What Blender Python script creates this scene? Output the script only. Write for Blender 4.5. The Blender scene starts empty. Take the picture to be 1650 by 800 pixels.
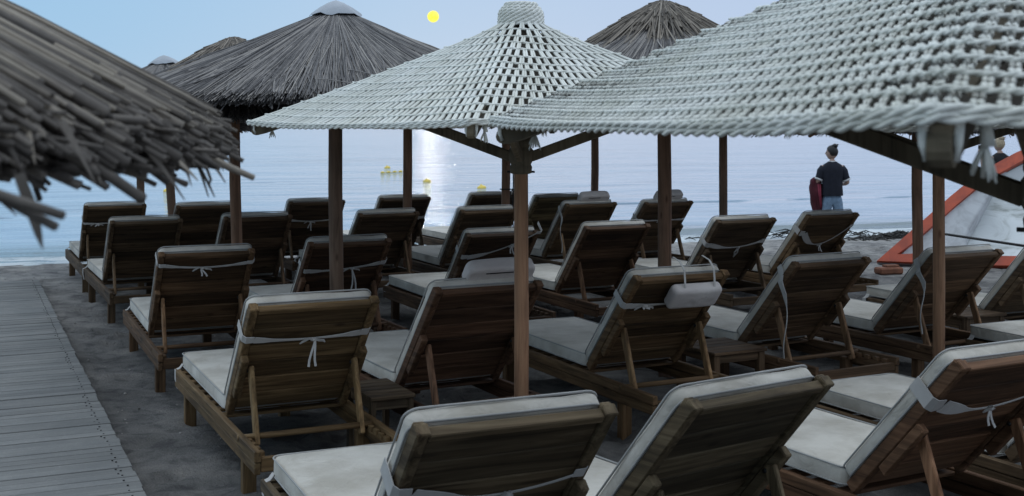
import bpy, bmesh, math, random
import numpy as np
from mathutils import Vector, Matrix, noise as mnoise
PI = math.pi
R = math.radians
rnd = random.Random(11)
scene = bpy.context.scene
col = scene.collection

# ------------------------------------------------------------------ tagging
def tag(o, label=None, cat=None, group=None, kind=None):
    if label: o['label'] = label
    if cat: o['category'] = cat
    if group: o['group'] = group
    if kind: o['kind'] = kind
    return o

def empty(name, loc=(0, 0, 0), rz=0.0):
    o = bpy.data.objects.new(name, None)
    o.empty_display_size = 0.2
    o.location = loc
    o.rotation_euler = (0, 0, rz)
    col.objects.link(o)
    return o

def link_mesh(name, me, mat, parent=None):
    if mat is not None and len(me.materials) == 0:
        me.materials.append(mat)
    o = bpy.data.objects.new(name, me)
    col.objects.link(o)
    if parent: o.parent = parent
    return o

def copy_tree(o, parent=None):
    c = o.copy()
    col.objects.link(c)
    c.parent = parent
    for ch in list(o.children):
        copy_tree(ch, c)
    return c

# ------------------------------------------------------------------ mesh builder
class MB:
    def __init__(s):
        s.v = []; s.f = []; s.t = []; s.n = 0; s.sm = []
    def add(s, v, f, t=0.0, smooth=False):
        v = np.asarray(v, float)
        s.v.append(v)
        b = s.n
        s.f += [tuple(i + b for i in q) for q in f]
        s.sm += [smooth] * len(f)
        s.t.append(np.full(len(v), t) if np.isscalar(t) else np.asarray(t, float))
        s.n += len(v)
        return s
    def box(s, c, size, rot=None, t=0.0, bev=0.004):
        """bevelled box (chamfered edges) centred at c; rot = 3x3 matrix"""
        hx, hy, hz = [q / 2 for q in size]
        b = min(bev, hx * .45, hy * .45, hz * .45)
        V = []; idx = {}
        for sx in (-1, 1):
            for sy in (-1, 1):
                for sz in (-1, 1):
                    for a in range(3):
                        p = [sx * (hx - b), sy * (hy - b), sz * (hz - b)]
                        p[a] = (sx, sy, sz)[a] * (hx, hy, hz)[a]
                        idx[(sx, sy, sz, a)] = len(V); V.append(p)
        F = []
        for a in range(3):
            o1, o2 = [(1, 2), (2, 0), (0, 1)][a]
            for sg in (-1, 1):
                q = []
                for u, w in ((-1, -1), (1, -1), (1, 1), (-1, 1)):
                    k = [0, 0, 0]; k[a] = sg; k[o1] = u; k[o2] = w
                    q.append(idx[(k[0], k[1], k[2], a)])
                F.append(q if sg > 0 else q[::-1])
        for a in range(3):            # edges parallel to axis a
            o1, o2 = [(1, 2), (2, 0), (0, 1)][a]
            for u in (-1, 1):
                for w in (-1, 1):
                    q = []
                    for e, ax in ((-1, o1), (1, o1), (1, o2), (-1, o2)):
                        k = [0, 0, 0]; k[a] = e; k[o1] = u; k[o2] = w
                        q.append(idx[(k[0], k[1], k[2], ax)])
                    F.append(q if u * w < 0 else q[::-1])
        for sx in (-1, 1):
            for sy in (-1, 1):
                for sz in (-1, 1):
                    q = [idx[(sx, sy, sz, a)] for a in range(3)]
                    F.append(q if sx * sy * sz > 0 else q[::-1])
        V = np.array(V)
        if rot is not None: V = V @ np.array(rot).T
        return s.add(V + np.array(c, float), F, t)
    def bar(s, a, b, w, h, up=(0, 0, 1), t=0.0, bev=0.004):
        """rectangular bar from a to b; w across, h along 'up'"""
        a = np.array(a, float); b = np.array(b, float)
        d = b - a; L = np.linalg.norm(d); d /= L
        u = np.array(up, float); u = u - d * (u @ d); u /= np.linalg.norm(u)
        r = np.cross(d, u)
        return s.box((a + b) / 2, (w, L, h), np.stack([r, d, u], 1), t, bev)
    def tube(s, pts, rad, n=8, t=0.0, twist=0.0, lobes=0, lobe=0.18, cap=True, smooth=True, flat=1.0, up=None):
        P = np.asarray(pts, float); m = len(P)
        rad = np.full(m, rad) if np.isscalar(rad) else np.asarray(rad, float)
        T = np.gradient(P, axis=0); T /= np.linalg.norm(T, axis=1)[:, None] + 1e-12
        u = np.array(up, float) if up is not None else (np.array([0, 0, 1.]) if abs(T[0][2]) < .9 else np.array([1., 0, 0]))
        ang = np.linspace(0, 2 * PI, n, endpoint=False)
        prof = np.ones(n) + (lobe * np.cos(lobes * ang) if lobes else 0)
        V = np.empty((m, n, 3))
        acc = 0.0
        for i in range(m):
            u = u - T[i] * (u @ T[i]); u /= np.linalg.norm(u) + 1e-12
            r = np.cross(T[i], u)
            if i: acc += np.linalg.norm(P[i] - P[i - 1]) * twist
            a = ang + acc
            V[i] = P[i] + rad[i] * prof[:, None] * (np.cos(a)[:, None] * r + flat * np.sin(a)[:, None] * u)
        F = []
        for i in range(m - 1):
            for j in range(n):
                k = (j + 1) % n
                F.append((i * n + j, i * n + k, (i + 1) * n + k, (i + 1) * n + j))
        if cap:
            F.append(tuple(range(n))[::-1]); F.append(tuple((m - 1) * n + j for j in range(n)))
        return s.add(V.reshape(-1, 3), F, t, smooth)
    def ribbon(s, pts, wid, thick=0.004, wdir=(0, 0, 1), t=0.0):
        """flat band through pts; wid per point along wdir (vector or list)"""
        P = np.asarray(pts, float); m = len(P)
        wid = np.full(m, wid) if np.isscalar(wid) else np.asarray(wid, float)
        T = np.gradient(P, axis=0); T /= np.linalg.norm(T, axis=1)[:, None] + 1e-12
        W = np.asarray(wdir, float)
        if W.ndim == 1: W = np.tile(W, (m, 1))
        W = W - T * (W * T).sum(1)[:, None]; W /= np.linalg.norm(W, axis=1)[:, None] + 1e-12
        N = np.cross(T, W)
        V = np.empty((m, 4, 3))
        for i in range(m):
            a = W[i] * wid[i] / 2; b = N[i] * thick / 2
            V[i] = [P[i] + a + b, P[i] - a + b, P[i] - a - b, P[i] + a - b]
        F = []
        for i in range(m - 1):
            for j in range(4):
                k = (j + 1) % 4
                F.append((i * 4 + j, (i + 1) * 4 + j, (i + 1) * 4 + k, i * 4 + k))
        F.append((3, 2, 1, 0)[::-1]); F.append(tuple((m - 1) * 4 + j for j in range(4))[::-1])
        return s.add(V.reshape(-1, 3), F, t, False)
    def lathe(s, prof, n=24, c=(0, 0, 0), t=0.0, smooth=True):
        V = []; F = []
        for r, z in prof:
            for j in range(n):
                a = 2 * PI * j / n
                V.append((c[0] + r * math.cos(a), c[1] + r * math.sin(a), c[2] + z))
        for i in range(len(prof) - 1):
            for j in range(n):
                k = (j + 1) % n
                F.append((i * n + j, i * n + k, (i + 1) * n + k, (i + 1) * n + j))
        return s.add(V, F, t, smooth)
    def mesh(s, name):
        V = np.concatenate(s.v)
        me = bpy.data.meshes.new(name)
        me.from_pydata(V.tolist(), [], s.f)
        at = me.attributes.new('tint', 'FLOAT', 'POINT')
        at.data.foreach_set('value', np.concatenate(s.t).astype(np.float32))
        me.polygons.foreach_set('use_smooth', s.sm)
        me.update()
        return me
    def build(s, name, mat, parent=None):
        return link_mesh(name, s.mesh(name), mat, parent)

def fix_normals(me):
    bm = bmesh.new(); bm.from_mesh(me)
    bmesh.ops.recalc_face_normals(bm, faces=bm.faces)
    bm.to_mesh(me); bm.free()

# ------------------------------------------------------------------ materials
def nmat(name):
    m = bpy.data.materials.new(name); m.use_nodes = True
    nt = m.node_tree
    b = nt.nodes['Principled BSDF']
    return m, nt, b

def N(nt, typ, **kw):
    n = nt.nodes.new(typ)
    for k, v in kw.items(): setattr(n, k, v)
    return n

def ramp(nt, stops):
    r = N(nt, 'ShaderNodeValToRGB')
    e = r.color_ramp.elements
    e[0].position, e[0].color = stops[0][0], (*stops[0][1], 1)
    e[1].position, e[1].color = stops[-1][0], (*stops[-1][1], 1)
    for p, c in stops[1:-1]:
        q = e.new(p); q.color = (*c, 1)
    return r

def coords(nt, scale, rand=True, kind='Object'):
    tc = N(nt, 'ShaderNodeTexCoord')
    mp = N(nt, 'ShaderNodeMapping'); mp.inputs['Scale'].default_value = scale
    nt.links.new(tc.outputs[kind], mp.inputs['Vector'])
    if rand:
        oi = N(nt, 'ShaderNodeObjectInfo')
        mu = N(nt, 'ShaderNodeMath', operation='MULTIPLY'); mu.inputs[1].default_value = 37.0
        nt.links.new(oi.outputs['Random'], mu.inputs[0])
        cb = N(nt, 'ShaderNodeCombineXYZ')
        for i in range(3): nt.links.new(mu.outputs[0], cb.inputs[i])
        nt.links.new(cb.outputs[0], mp.inputs['Location'])
    return mp.outputs['Vector']

def tint_value(nt, gain=1.0, lo=0.15, hi=2.5):
    at = N(nt, 'ShaderNodeAttribute', attribute_name='tint')
    m = N(nt, 'ShaderNodeMath', operation='MULTIPLY_ADD')
    m.inputs[1].default_value = gain; m.inputs[2].default_value = 1.0
    nt.links.new(at.outputs['Fac'], m.inputs[0])
    return m.outputs[0]

def mixc(nt, a, b, fac, mode='MIX'):
    m = N(nt, 'ShaderNodeMix', data_type='RGBA', blend_type=mode)
    for sock, v in ((m.inputs[0], fac), (m.inputs[6], a), (m.inputs[7], b)):
        if hasattr(v, 'is_linked') or hasattr(v, 'links'): nt.links.new(v, sock)
        elif isinstance(v, (int, float)): sock.default_value = v
        else: sock.default_value = (*v, 1)
    return m.outputs[2]

def scalec(nt, c, val):
    m = N(nt, 'ShaderNodeVectorMath', operation='SCALE')
    nt.links.new(c, m.inputs[0])
    if isinstance(val, (int, float)): m.inputs['Scale'].default_value = val
    else: nt.links.new(val, m.inputs['Scale'])
    return m.outputs[0]

def bump(nt, b, h, strength=0.3, dist=0.01):
    bp = N(nt, 'ShaderNodeBump'); bp.inputs['Strength'].default_value = strength
    bp.inputs['Distance'].default_value = dist
    nt.links.new(h, bp.inputs['Height']); nt.links.new(bp.outputs[0], b.inputs['Normal'])
    return bp

def noise(nt, vec, scale, detail=5, rough=.55, dist=0.0):
    n = N(nt, 'ShaderNodeTexNoise')
    n.inputs['Scale'].default_value = scale; n.inputs['Detail'].default_value = detail
    n.inputs['Roughness'].default_value = rough; n.inputs['Distortion'].default_value = dist
    nt.links.new(vec, n.inputs['Vector'])
    return n.outputs['Fac']

def wood(name, axis, dark, mid, light, rough=.75, use_color=True, rings=True):
    m, nt, b = nmat(name)
    sc = [26.0, 26.0, 26.0]; sc[axis] = 1.6
    v = coords(nt, sc)
    n1 = noise(nt, v, 1.0, 7, .62, .9)
    rp = ramp(nt, [(.28, dark), (.5, mid), (.74, light)])
    nt.links.new(n1, rp.inputs[0])
    c = rp.outputs[0]
    # broad weathering
    sc2 = [5.0, 5.0, 5.0]; sc2[axis] = 1.5
    n2 = noise(nt, coords(nt, sc2), 1.0, 4)
    r2 = ramp(nt, [(.3, (.55, .58, .56)), (.7, (1.25, 1.2, 1.15))])
    nt.links.new(n2, r2.inputs[0])
    c = mixc(nt, c, r2.outputs[0], .8, 'MULTIPLY')
    # knots
    vo = N(nt, 'ShaderNodeTexVoronoi'); vo.inputs['Scale'].default_value = 1.0
    s3 = [9.0, 9.0, 9.0]; s3[axis] = 3.2
    nt.links.new(coords(nt, s3), vo.inputs['Vector'])
    r3 = ramp(nt, [(.05, (.35, .3, .28)), (.14, (1, 1, 1))])
    nt.links.new(vo.outputs['Distance'], r3.inputs[0])
    c = mixc(nt, c, r3.outputs[0], .75, 'MULTIPLY')
    if use_color:
        oi = N(nt, 'ShaderNodeObjectInfo')
        c = mixc(nt, c, oi.outputs['Color'], 1.0, 'MULTIPLY')
    c = scalec(nt, c, tint_value(nt))
    nt.links.new(c, b.inputs['Base Color'])
    b.inputs['Roughness'].default_value = rough
    b.inputs['Specular IOR Level'].default_value = .25
    bump(nt, b, n1, .45, .004)
    return m

LW = ((.040, .027, .018), (.128, .091, .059), (.235, .178, .122))
wood_x = wood('lounger wood across', 0, *LW)
wood_y = wood('lounger wood along', 1, *LW)
wood_z = wood('lounger wood upright', 2, *LW)
PW = ((.13, .080, .055), (.25, .155, .105), (.34, .22, .15))
post_wood = wood('umbrella post wood', 2, *PW)
beam_wood = wood('umbrella beam wood', 2, (.07, .058, .042), (.15, .122, .085), (.22, .185, .13), rings=False)
plank_wood = None

def fabric_mat(name, base, stain, wrinkle=.25):
    m, nt, b = nmat(name)
    v = coords(nt, (1, 1, 1))
    n = noise(nt, v, 3.2, 5, .6)
    rp = ramp(nt, [(.35, stain), (.62, base)])
    nt.links.new(n, rp.inputs[0])
    c = scalec(nt, rp.outputs[0], tint_value(nt))
    nt.links.new(c, b.inputs['Base Color'])
    b.inputs['Roughness'].default_value = .8
    b.inputs['Specular IOR Level'].default_value = .2
    b.inputs['Sheen Weight'].default_value = .15
    n2 = noise(nt, v, 7.0, 3, .5, 1.2)
    n3 = noise(nt, v, 420.0, 2, .5)
    mm = N(nt, 'ShaderNodeMath', operation='MULTIPLY_ADD'); mm.inputs[1].default_value = .06
    nt.links.new(n3, mm.inputs[0]); nt.links.new(n2, mm.inputs[2])
    bump(nt, b, mm.outputs[0], wrinkle, .03)
    return m

cushion_mat = fabric_mat('cushion fabric', (.67, .625, .55), (.48, .435, .365), .5)
strap_mat = fabric_mat('strap fabric', (.60, .58, .55), (.5, .47, .44), .2)
pillow_mat = fabric_mat('pillow fabric', (.62, .57, .54), (.54, .48, .45), .4)
piping_mat = fabric_mat('piping fabric', (.42, .41, .39), (.34, .33, .31), .1)

def rope_mat():
    m, nt, b = nmat('cotton rope')
    v = coords(nt, (1, 1, 1))
    n = noise(nt, v, 4.0, 4)
    rp = ramp(nt, [(.3, (.68, .68, .61)), (.68, (.83, .835, .785))])
    nt.links.new(n, rp.inputs[0])
    c = scalec(nt, rp.outputs[0], tint_value(nt))
    nt.links.new(c, b.inputs['Base Color'])
    b.inputs['Roughness'].default_value = .85
    b.inputs['Specular IOR Level'].default_value = .15
    n2 = noise(nt, v, 260.0, 3, .6)
    bump(nt, b, n2, .5, .003)
    return m
rope = rope_mat()

def reed_mat(name, dark, mid, light, gain=1.0):
    m, nt, b = nmat(name)
    v = coords(nt, (30, 30, 30))
    n = noise(nt, v, 1.0, 4)
    at = N(nt, 'ShaderNodeAttribute', attribute_name='tint')
    ad = N(nt, 'ShaderNodeMath', operation='MULTIPLY_ADD'); ad.inputs[1].default_value = .35
    nt.links.new(n, ad.inputs[0]); nt.links.new(at.outputs['Fac'], ad.inputs[2])
    rp = ramp(nt, [(.1, dark), (.55, mid), (1.0, light)])
    nt.links.new(ad.outputs[0], rp.inputs[0])
    nt.links.new(rp.outputs[0], b.inputs['Base Color'])
    b.inputs['Roughness'].default_value = .7
    b.inputs['Specular IOR Level'].default_value = .25
    bump(nt, b, n, .4, .004)
    return m
thatch_mat = reed_mat('weathered thatch', (.04, .039, .042), (.19, .18, .178), (.42, .385, .35))
straw_mat = reed_mat('dry straw', (.04, .037, .035), (.18, .155, .13), (.37, .32, .265))
reed_big = reed_mat('thick reed', (.034, .029, .026), (.185, .162, .14), (.48, .415, .33))

def plain(name, c, rough=.6, metal=0.0, var=.25, scale=8.0, bmp=.15):
    m, nt, b = nmat(name)
    v = coords(nt, (1, 1, 1))
    n = noise(nt, v, scale, 5)
    lo = tuple(q * (1 - var) for q in c); hi = tuple(min(1, q * (1 + var)) for q in c)
    rp = ramp(nt, [(.3, lo), (.7, hi)])
    nt.links.new(n, rp.inputs[0])
    nt.links.new(scalec(nt, rp.outputs[0], tint_value(nt)), b.inputs['Base Color'])
    b.inputs['Roughness'].default_value = rough; b.inputs['Metallic'].default_value = metal
    if bmp: bump(nt, b, n, bmp, .01)
    return m
cap_mat = plain('umbrella cap sheet', (.34, .37, .41), .5, 0, .15)
dark_iron = plain('dark iron', (.03, .028, .027), .55, .5)
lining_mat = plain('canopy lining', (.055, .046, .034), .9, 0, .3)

# ------------------------------------------------------------------ camera
F_PX, YH, HC = 1950.0, 202.0, 2.0
cam = bpy.data.cameras.new('camera')
cam.sensor_width = 36.0
cam.lens = 36.0 * F_PX / 1650.0
cam.shift_y = -(400.0 - YH) / 1650.0
cam.clip_start = .05; cam.clip_end = 20000
cam.dof.use_dof = True; cam.dof.focus_distance = 7.5; cam.dof.aperture_fstop = 6.5
camo = bpy.data.objects.new('camera', cam); col.objects.link(camo)
camo.location = (0, 0, HC); camo.rotation_euler = (PI / 2, 0, 0)
scene.camera = camo

# ------------------------------------------------------------------ world and moonlight
MOON_AZ = math.atan2(698 - 825, F_PX)          # bearing of the moon from +Y
MOON_EL = math.atan2(YH - 27, F_PX)
SUN_EL = R(7.0)
w = bpy.data.worlds.new('World'); scene.world = w; w.use_nodes = True
nt = w.node_tree
bg = nt.nodes['Background']; out = nt.nodes['World Output']
sky = N(nt, 'ShaderNodeTexSky'); sky.sky_type = 'NISHITA'; sky.sun_disc = False
sky.sun_elevation = SUN_EL; sky.sun_rotation = MOON_AZ
sky.air_density = 1.0; sky.dust_density = .3; sky.ozone_density = 2.0
nt.links.new(sky.outputs[0], bg.inputs[0]); bg.inputs[1].default_value = .006
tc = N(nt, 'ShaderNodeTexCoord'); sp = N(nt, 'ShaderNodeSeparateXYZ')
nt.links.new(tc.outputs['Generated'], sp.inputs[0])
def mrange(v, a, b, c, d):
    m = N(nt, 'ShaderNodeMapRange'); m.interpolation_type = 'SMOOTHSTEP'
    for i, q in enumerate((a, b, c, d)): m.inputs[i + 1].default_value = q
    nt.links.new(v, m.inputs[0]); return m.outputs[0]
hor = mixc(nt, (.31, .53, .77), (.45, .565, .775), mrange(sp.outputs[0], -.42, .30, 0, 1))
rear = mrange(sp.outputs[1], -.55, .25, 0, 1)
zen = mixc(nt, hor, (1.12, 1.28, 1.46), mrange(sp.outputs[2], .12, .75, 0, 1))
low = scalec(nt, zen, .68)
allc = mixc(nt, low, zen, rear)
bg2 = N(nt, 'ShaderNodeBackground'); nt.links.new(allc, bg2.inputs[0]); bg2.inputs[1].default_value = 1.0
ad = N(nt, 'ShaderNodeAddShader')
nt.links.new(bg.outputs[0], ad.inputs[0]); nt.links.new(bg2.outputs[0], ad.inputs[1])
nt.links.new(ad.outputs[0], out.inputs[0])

sl = bpy.data.lights.new('sun', 'SUN'); sl.energy = .0065; sl.angle = R(.5); sl.color = (1.0, .93, .84)
so = bpy.data.objects.new('sun', sl); col.objects.link(so)
sd = Vector((math.sin(MOON_AZ) * math.cos(SUN_EL), math.cos(MOON_AZ) * math.cos(SUN_EL), math.sin(SUN_EL)))
so.rotation_euler = sd.to_track_quat('Z', 'Y').to_euler()
so.location = (0, 0, 30)

# the moon itself: a far sphere
mm, mnt, mb = nmat('moon surface')
mb.inputs['Base Color'].default_value = (0, 0, 0, 1)
mn = noise(mnt, coords(mnt, (.12, .12, .12), False), 1.0, 3)
mr = ramp(mnt, [(.3, (1.0, .86, .06)), (.7, (1.0, .95, .16))]); mnt.links.new(mn, mr.inputs[0])
mnt.links.new(mr.outputs[0], mb.inputs['Emission Color']); mb.inputs['Emission Strength'].default_value = 1.15
MD = 3000.0
moon = MB().lathe([(1e-3, -14.5)] + [(14.5 * math.cos(a), 14.5 * math.sin(a)) for a in np.linspace(-PI / 2 + .1, PI / 2 - .1, 22)] + [(1e-3, 14.5)], 40).build('moon', mm)
moon.location = (MD * math.tan(MOON_AZ), MD, HC + MD * (YH - 27) / F_PX)
tag(moon, 'round bright yellow moon hanging low in the clear dusk sky', 'moon')

# ------------------------------------------------------------------ shoreline frame
SH0 = Vector((-7.6, 18.1)); SHD = (Vector((6.5, 23.0)) - SH0).normalized()
SHN = Vector((-SHD.y, SHD.x))                      # seaward
SH_ANG = math.atan2(SHD.y, SHD.x)
def seaward(x, y): return (Vector((x, y)) - SH0).dot(SHN)

# ------------------------------------------------------------------ sand
foot = []
frnd = random.Random(5)
for i in range(900):
    foot.append((frnd.uniform(-9, 9), frnd.uniform(3, 21), frnd.uniform(0, PI), frnd.uniform(.7, 1.3)))
def build_sand():
    xs = np.concatenate([np.linspace(-400, -12, 6)[:-1], np.arange(-12, 12.01, .085), np.linspace(12, 400, 6)[1:]])
    ys = np.concatenate([np.linspace(-200, 3, 6)[:-1], np.arange(3, 24.5, .085)])
    X, Y = np.meshgrid(xs, ys)
    s = (X - SH0.x) * SHN.x + (Y - SH0.y) * SHN.y
    far = np.abs(X) > 12
    Z = np.zeros_like(X)
    flat = X.ravel(); flaty = Y.ravel()
    zz = np.array([mnoise.fractal((x * 1.1, y * 1.1, 3.1), .8, 2.1, 4) * .022 + mnoise.noise((x * .35, y * .35, 9)) * .03 + mnoise.noise((x * 4.3, y * 4.3, 5)) * .012 if abs(x) < 12.5 and y > 2.5 else 0 for x, y in zip(flat, flaty)])
    Z += zz.reshape(X.shape)
    for fx, fy, fa, fs in foot:
        i0 = np.searchsorted(xs, fx - .3); i1 = np.searchsorted(xs, fx + .3)
        j0 = np.searchsorted(ys, fy - .3); j1 = np.searchsorted(ys, fy + .3)
        if i1 <= i0 or j1 <= j0: continue
        dx = X[j0:j1, i0:i1] - fx; dy = Y[j0:j1, i0:i1] - fy
        a = dx * math.cos(fa) + dy * math.sin(fa); b = -dx * math.sin(fa) + dy * math.cos(fa)
        d = np.sqrt((a / (.15 * fs)) ** 2 + (b / (.075 * fs)) ** 2)
        Z[j0:j1, i0:i1] += -.046 * np.exp(-d ** 2) + .022 * np.exp(-(d - 1.6) ** 2 * 3)
    # slope into the water, smooth near it
    land = np.clip(-s / 2.5, 0, 1)
    Z = Z * (.15 + .85 * land) - .012
    Z = Z + np.where(s > -1.2, -(s + 1.2) * .045, 0)
    V = np.stack([X, Y, Z], -1).reshape(-1, 3)
    ny, nx = X.shape
    Fq = [(j * nx + i, j * nx + i + 1, (j + 1) * nx + i + 1, (j + 1) * nx + i) for j in range(ny - 1) for i in range(nx - 1)]
    m, t, b = nmat('beach sand')
    v = coords(t, (1, 1, 1), False)
    n = noise(t, v, 1.6, 7, .62)
    rp = ramp(t, [(.3, (.095, .092, .090)), (.52, (.18, .174, .168)), (.72, (.26, .248, .233))]); t.links.new(n, rp.inputs[0])
    n2 = noise(t, v, 160, 3, .7)
    r2 = ramp(t, [(.3, (.6, .6, .6)), (.7, (1.35, 1.33, 1.3))]); t.links.new(n2, r2.inputs[0])
    c = mixc(t, rp.outputs[0], r2.outputs[0], .8, 'MULTIPLY')
    n7 = noise(t, v, 5.5, 5, .6, .6); r7 = ramp(t, [(.34, (.50, .50, .52)), (.5, (1, 1, 1)), (.68, (1.22, 1.2, 1.17))]); t.links.new(n7, r7.inputs[0])
    c = mixc(t, c, r7.outputs[0], .85, 'MULTIPLY')
    vo = N(t, 'ShaderNodeTexVoronoi'); vo.inputs['Scale'].default_value = 14; t.links.new(v, vo.inputs['Vector'])
    r3 = ramp(t, [(.035, (.8, .78, .75)), (.05, (0, 0, 0))]); t.links.new(vo.outputs['Distance'], r3.inputs[0])
    n4 = noise(t, v, 5, 2); r4 = ramp(t, [(.6, (0, 0, 0)), (.66, (1, 1, 1))]); t.links.new(n4, r4.inputs[0])
    c = mixc(t, c, mixc(t, r3.outputs[0], r4.outputs[0], 1.0, 'MULTIPLY'), .28, 'ADD')
    # brighter light toward the sea put into the sand colour, dark wet rim at the waterline
    ge = N(t, 'ShaderNodeVectorMath', operation='DOT_PRODUCT'); ge.inputs[1].default_value = (SHN.x, SHN.y, 0)
    t.links.new(v, ge.inputs[0])
    off = SH0.dot(SHN)
    def mr(v_, a, b_, lo, hi):
        q = N(t, 'ShaderNodeMapRange'); q.interpolation_type = 'SMOOTHSTEP'
        for i_, k in enumerate((a, b_, lo, hi)): q.inputs[i_ + 1].default_value = k
        t.links.new(v_, q.inputs[0]); return q.outputs[0]
    pale = mr(ge.outputs['Value'], off - 9, off - 2.2, 1.0, 1.9)
    wet = mr(ge.outputs['Value'], off - .9, off - .3, 1.0, .45)
    c = scalec(t, scalec(t, c, pale), wet)
    t.links.new(c, b.inputs['Base Color'])
    t.links.new(mr(ge.outputs['Value'], off - .7, off - .3, .92, .25), b.inputs['Roughness'])
    b.inputs['Specular IOR Level'].default_value = .2
    nb = noise(t, v, 38, 6, .7)
    bump(t, b, nb, .9, .035)
    mbx = MB(); mbx.add(V, Fq, 0, True)
    o = mbx.build('sand', m); tag(o, kind='structure')
build_sand()

# ------------------------------------------------------------------ sea
def build_sea():
    ys = list(np.arange(-.9, 9, .09)) + list(9 * 1.07 ** np.arange(0, 105))
    nx = 150
    V = []; Fq = []; T = []
    for j, y in enumerate(ys):
        half = 16 + max(0, y) * 1.6
        for i in range(nx + 1):
            x = (i / nx * 2 - 1) * half
            z = -.035
            if y < 9:
                wob = mnoise.noise((x * .22, 4.2, 0)) * .45
                yy = y - wob
                amp = .10 * (.55 + .6 * mnoise.noise((x * .18 + 7, 1.5, 0)))
                d = yy - 1.15
                amp = max(amp, .015)
                z += amp * math.exp(-(d / (.16 if d < 0 else .42)) ** 2)
                d = yy - 3.1
                z += max(.0,   .022 * (.4 + mnoise.noise((x * .15 + 31, 1.5, 0)))) * math.exp(-(d / .6) ** 2)
                z += .012 * mnoise.noise((x * .8, y * 1.6, 2)) * min(1, max(0, y))
                z = max(z, -.05)
            V.append((x, y, z))
    for j in range(len(ys) - 1):
        for i in range(nx):
            a = j * (nx + 1) + i
            Fq.append((a, a + 1, a + nx + 2, a + nx + 1))
    m, t, b = nmat('sea water')
    v = coords(t, (1, 1, 1), False)
    sx = N(t, 'ShaderNodeSeparateXYZ'); t.links.new(v, sx.inputs[0])
    b.inputs['Roughness'].default_value = .04
    b.inputs['IOR'].default_value = 1.33
    def scaled(sc):
        mp = N(t, 'ShaderNodeMapping'); mp.inputs['Scale'].default_value = sc
        t.links.new(v, mp.inputs['Vector']); return mp.outputs[0]
    n1 = noise(t, scaled((.30, .75, 1)), 1.0, 6, .55, .3)
    n2 = noise(t, scaled((2.2, 5.5, 1)), 1.0, 4, .6, .2)
    n3 = noise(t, scaled((.05, .14, 1)), 1.0, 3, .5)
    mA = N(t, 'ShaderNodeMath', operation='MULTIPLY_ADD'); mA.inputs[1].default_value = .16
    t.links.new(n2, mA.inputs[0]); t.links.new(n1, mA.inputs[2])
    mB = N(t, 'ShaderNodeMath', operation='MULTIPLY_ADD'); mB.inputs[1].default_value = 2.2
    t.links.new(n3, mB.inputs[0]); t.links.new(mA.outputs[0], mB.inputs[2])
    bump(t, b, mB.outputs[0], .8, .20)
    # water colour with streaks of calm and ripple, greener in the shallows
    rp = ramp(t, [(.30, (.12, .19, .27)), (.45, (.24, .34, .44)), (.7, (.30, .40, .49))])
    t.links.new(n1, rp.inputs[0])
    def mr(v_, a, b_, lo, hi):
        q = N(t, 'ShaderNodeMapRange'); q.interpolation_type = 'SMOOTHSTEP'
        for i_, k in enumerate((a, b_, lo, hi)): q.inputs[i_ + 1].default_value = k
        t.links.new(v_, q.inputs[0]); return q.outputs[0]
    c = mixc(t, (.09, .13, .13), rp.outputs[0], mr(sx.outputs[1], .6, 3.5, 0, 1))
    ns_ = noise(t, scaled((.16, .95, 1)), 1.0, 4, .55, .5); ns2 = noise(t, scaled((.035, .16, 1)), 1.0, 4, .55, .5)
    st1 = mr(ns_, .52, .70, 0, .5); st2 = mr(ns2, .50, .68, 0, .45)
    sm_ = N(t, 'ShaderNodeMath', operation='ADD'); t.links.new(st1, sm_.inputs[0]); t.links.new(st2, sm_.inputs[1])
    t.links.new(mr(sm_.outputs[0], 0, .95, .5, .06), b.inputs['Specular IOR Level'])
    c = mixc(t, c, (.10, .15, .20), sm_.outputs[0])
    # foam
    nf = noise(t, scaled((.9, 2.2, 1)), 1.0, 7, .7, .4)
    near = mr(sx.outputs[1], .25, 1.05, 1.0, 0.0)
    nw = noise(t, scaled((.35, .2, 1)), 1.0, 2)
    mF = N(t, 'ShaderNodeMath', operation='MULTIPLY'); t.links.new(near, mF.inputs[0]); t.links.new(nf, mF.inputs[1])
    fm = mr(mF.outputs[0], .34, .56, 0, .92)
    c = mixc(t, c, (.66, .70, .72), fm)
    t.links.new(c, b.inputs['Base Color'])
    t.links.new(mr(mF.outputs[0], .34, .6, .045, .8), b.inputs['Roughness'])
    bx = MB(); bx.add(V, Fq, 0, True)
    o = bx.build('sea', m); tag(o, kind='structure')
    o.location = (SH0.x + SHD.x * 9, SH0.y + SHD.y * 9, 0); o.rotation_euler = (0, 0, SH_ANG)
build_sea()

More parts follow.
